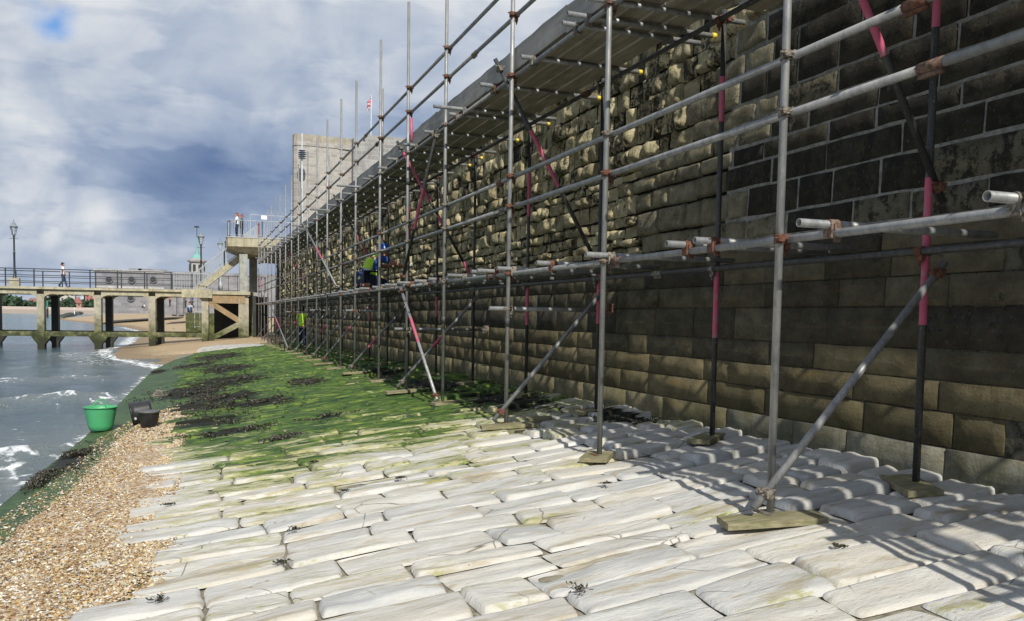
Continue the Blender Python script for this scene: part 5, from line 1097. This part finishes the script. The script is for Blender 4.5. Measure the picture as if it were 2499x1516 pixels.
for x, y, col, lab, L_ in [(49, 758.5, (.8, .8, .8), 'small white motor boat moored near the far shore at the left', 4), (162, 759.5, (.5, .04, .03), 'small red boat near the far shore', 5), (203, 759.5, (.75, .75, .74), 'small white boat beside the dark groyne', 4)]:
    q_ = at(x, y + 3, Z=SEA); bo = root('boat', lab, 'boat', tuple(q_), 'small boats off the far shore'); m_ = flat('boat_paint', col, .4); s_ = L_ * q_.y / 400 * 1.2
    prof = [(-s_ / 2, .0), (-s_ * .5, s_ * .22), (s_ * .5, s_ * .28), (s_ * .36, .0)]; part('hull', B().prism([(q_.x + a, SEA + c2 - .02) for a, c2 in prof], q_.y - s_ * .15, q_.y + s_ * .15, axis='y').me('hull', [m_]), bo)
    part('cabin', B().box((q_.x - s_ * .15, q_.y - s_ * .1, SEA + s_ * .2), (q_.x + s_ * .12, q_.y + s_ * .1, SEA + s_ * .38)).me('cabin', [m_]), bo)
# far shore land
YS = 560; la = at(-60, 757, Y=YS); lb = at(260, 757, Y=YS)
structure('far_beach', B().add([(la.x - 700, YS - 30, SEA - .3), (lb.x + 250, YS - 30, SEA - .3), (lb.x + 250, YS + 25, 1.3), (la.x - 700, YS + 25, 1.3), (lb.x + 250, YS + 600, 3), (la.x - 700, YS + 600, 3)], [(0, 1, 2, 3), (3, 2, 4, 5)]).me('far_beach', [flat('far_sand', (.34, .28, .22), .9)]))
pw = root('promenade_wall', 'pale low promenade wall along the far shore', 'wall', (la.x, YS + 26, 1)); part('wall', B().box((la.x - 300, YS + 26, .6), (lb.x + 40, YS + 27, 3.0)).me('wall', [flat('far_wall', (.42, .36, .32))]), pw)
def tree(x, y, z, h, w, label, seed):
    t = root('tree', label, 'tree', (x, y, z), 'trees along the far shore'); rg = np.random.default_rng(seed)
    part('trunk', B().tube((x, y, z), (x, y, z + h * .45), w * .05, 6, r2=w * .03).me('trunk', [MAT['tree_bark']]), t)
    n = 420; d_ = rg.normal(size=(n, 3)); d_ /= np.linalg.norm(d_, axis=1)[:, None]; ce = rg.uniform(-.55, .55, (7, 3)); pk = ce[rg.integers(0, 7, n)]
    p_ = pk * [1, 1, .7] + d_ * rg.uniform(.3, .52, n)[:, None]; P0 = np.array([x, y, z + h * .56]) + p_ * [w * .5, w * .5, h * .42]; s_ = w * .075
    V = (P0[:, None, :] + rg.normal(size=(n, 4, 3)) * s_).reshape(-1, 3); F_ = np.arange(n * 4).reshape(n, 4); part('crown', mesh('crown', V, F_, MAT['tree_leaf']), t)
MAT['tree_bark'] = flat('tree_bark', (.07, .055, .04)); ml = M('tree_leaf', .8, 0, .2); MAT['tree_leaf'] = ml.color(ml.mix(ml.step(ml.noise(.25, 4, .6), .35, .65), (.030, .058, .036), (.060, .100, .055)))
tl = [(18, 718, 48), (40, 730, 40), (62, 734, 36), (-15, 725, 44), (126, 722, 40), (160, 728, 36), (170, 733, 30), (205, 733, 34), (222, 730, 34), (82, 738, 26), (146, 735, 26), (190, 740, 24), (240, 732, 30), (110, 735, 30)]
for k_, (px, py, wpx) in enumerate(tl):
    Yt = YS + 40 + (k_ % 4) * 12; q_ = at(px, py, Y=Yt); u_ = Yt / F_PX * 1.02; places = ['behind the first open bay of the pier', 'at the far left between the piles', 'beside the pale houses', 'at the left edge of the photo', 'right of the second pile', 'below the scaffolded building', 'low beside the red roofs', 'left of the fort', 'nearest the fort', 'between two piles at the left', 'low and narrow in the middle', 'lowest of the row', 'just behind the fort corner', 'behind the marker post']
    tree(q_.x, Yt, 1.5, q_.z - 1.5, wpx * u_ * 1.05, 'dark green round tree on the far shore ' + places[k_], k_)
def house(px0, px1, ytop, Yh, wallc, roofc, label, pitched=True, floors=2):
    a, b_ = at(px0, ytop, Y=Yh), at(px1, ytop, Y=Yh); t = root('house' if pitched else 'tower_block', label, 'house' if pitched else 'tower block', (a.x, Yh, 1.5)); zt_ = a.z; ze = zt_ - (zt_ - 1.5) * (.35 if pitched else 0)
    mw_ = flat('render_' + label[:14].replace(' ', '_'), wallc, .85); part('wall', B().box((a.x, Yh, 1.4), (b_.x, Yh + 10, ze)).me('wall', [mw_]), t)
    if pitched: part('roof', B().add([(a.x - .4, Yh - .4, ze), (b_.x + .4, Yh - .4, ze), (b_.x + .4, Yh + 10.4, ze), (a.x - .4, Yh + 10.4, ze), (a.x + 1, Yh + 5, zt_), (b_.x - 1, Yh + 5, zt_)], [(0, 1, 5, 4), (2, 3, 4, 5), (1, 2, 5), (3, 0, 4)]).me('roof', [flat('roof_' + label[:12].replace(' ', '_'), roofc, .8)]), t)
    W_ = b_.x - a.x; nw = max(2, int(W_ / 3.2)); fh = (ze - 1.5) / floors
    for f_ in range(floors):
        for k2 in range(nw):
            x = a.x + W_ * (k2 + .3) / nw; part('window', B().box((x, Yh - .06, 1.5 + fh * (f_ + .35)), (x + W_ / nw * .4, Yh - .01, 1.5 + fh * (f_ + .8))).me('window', [DK]), t)
house(12, 34, 727, YS + 120, (.60, .60, .58), (.5, .5, .5), 'white low building among the trees at the left', True)
house(66, 92, 727, YS + 75, (.45, .33, .28), (.22, .12, .10), 'brown roofed houses between the first two piles', True)
house(146, 182, 715, YS + 140, (.42, .42, .38), (.4, .4, .36), 'wide pale block wrapped in scaffolding above the trees', False, 4)
house(184, 194, 724, YS + 100, (.62, .64, .66), (.3, .1, .08), 'small white gabled house', True)
house(197, 204, 705, YS + 200, (.50, .58, .60), (.4, .4, .4), 'slim pale blue tower block', False, 9)
house(208, 229, 704, YS + 200, (.38, .14, .12), (.3, .1, .1), 'red brick tower block with white edges', False, 9)
house(176, 198, 731, YS + 60, (.40, .22, .17), (.26, .10, .08), 'red roofed terrace behind the far promenade', True)
house(100, 122, 732, YS + 66, (.38, .33, .28), (.2, .12, .1), 'dark roofed house behind the marker post', True)
house(215, 232, 745, YS + 45, (.55, .58, .62), (.5, .52, .56), 'low pale blue shed on the far promenade', False, 1)
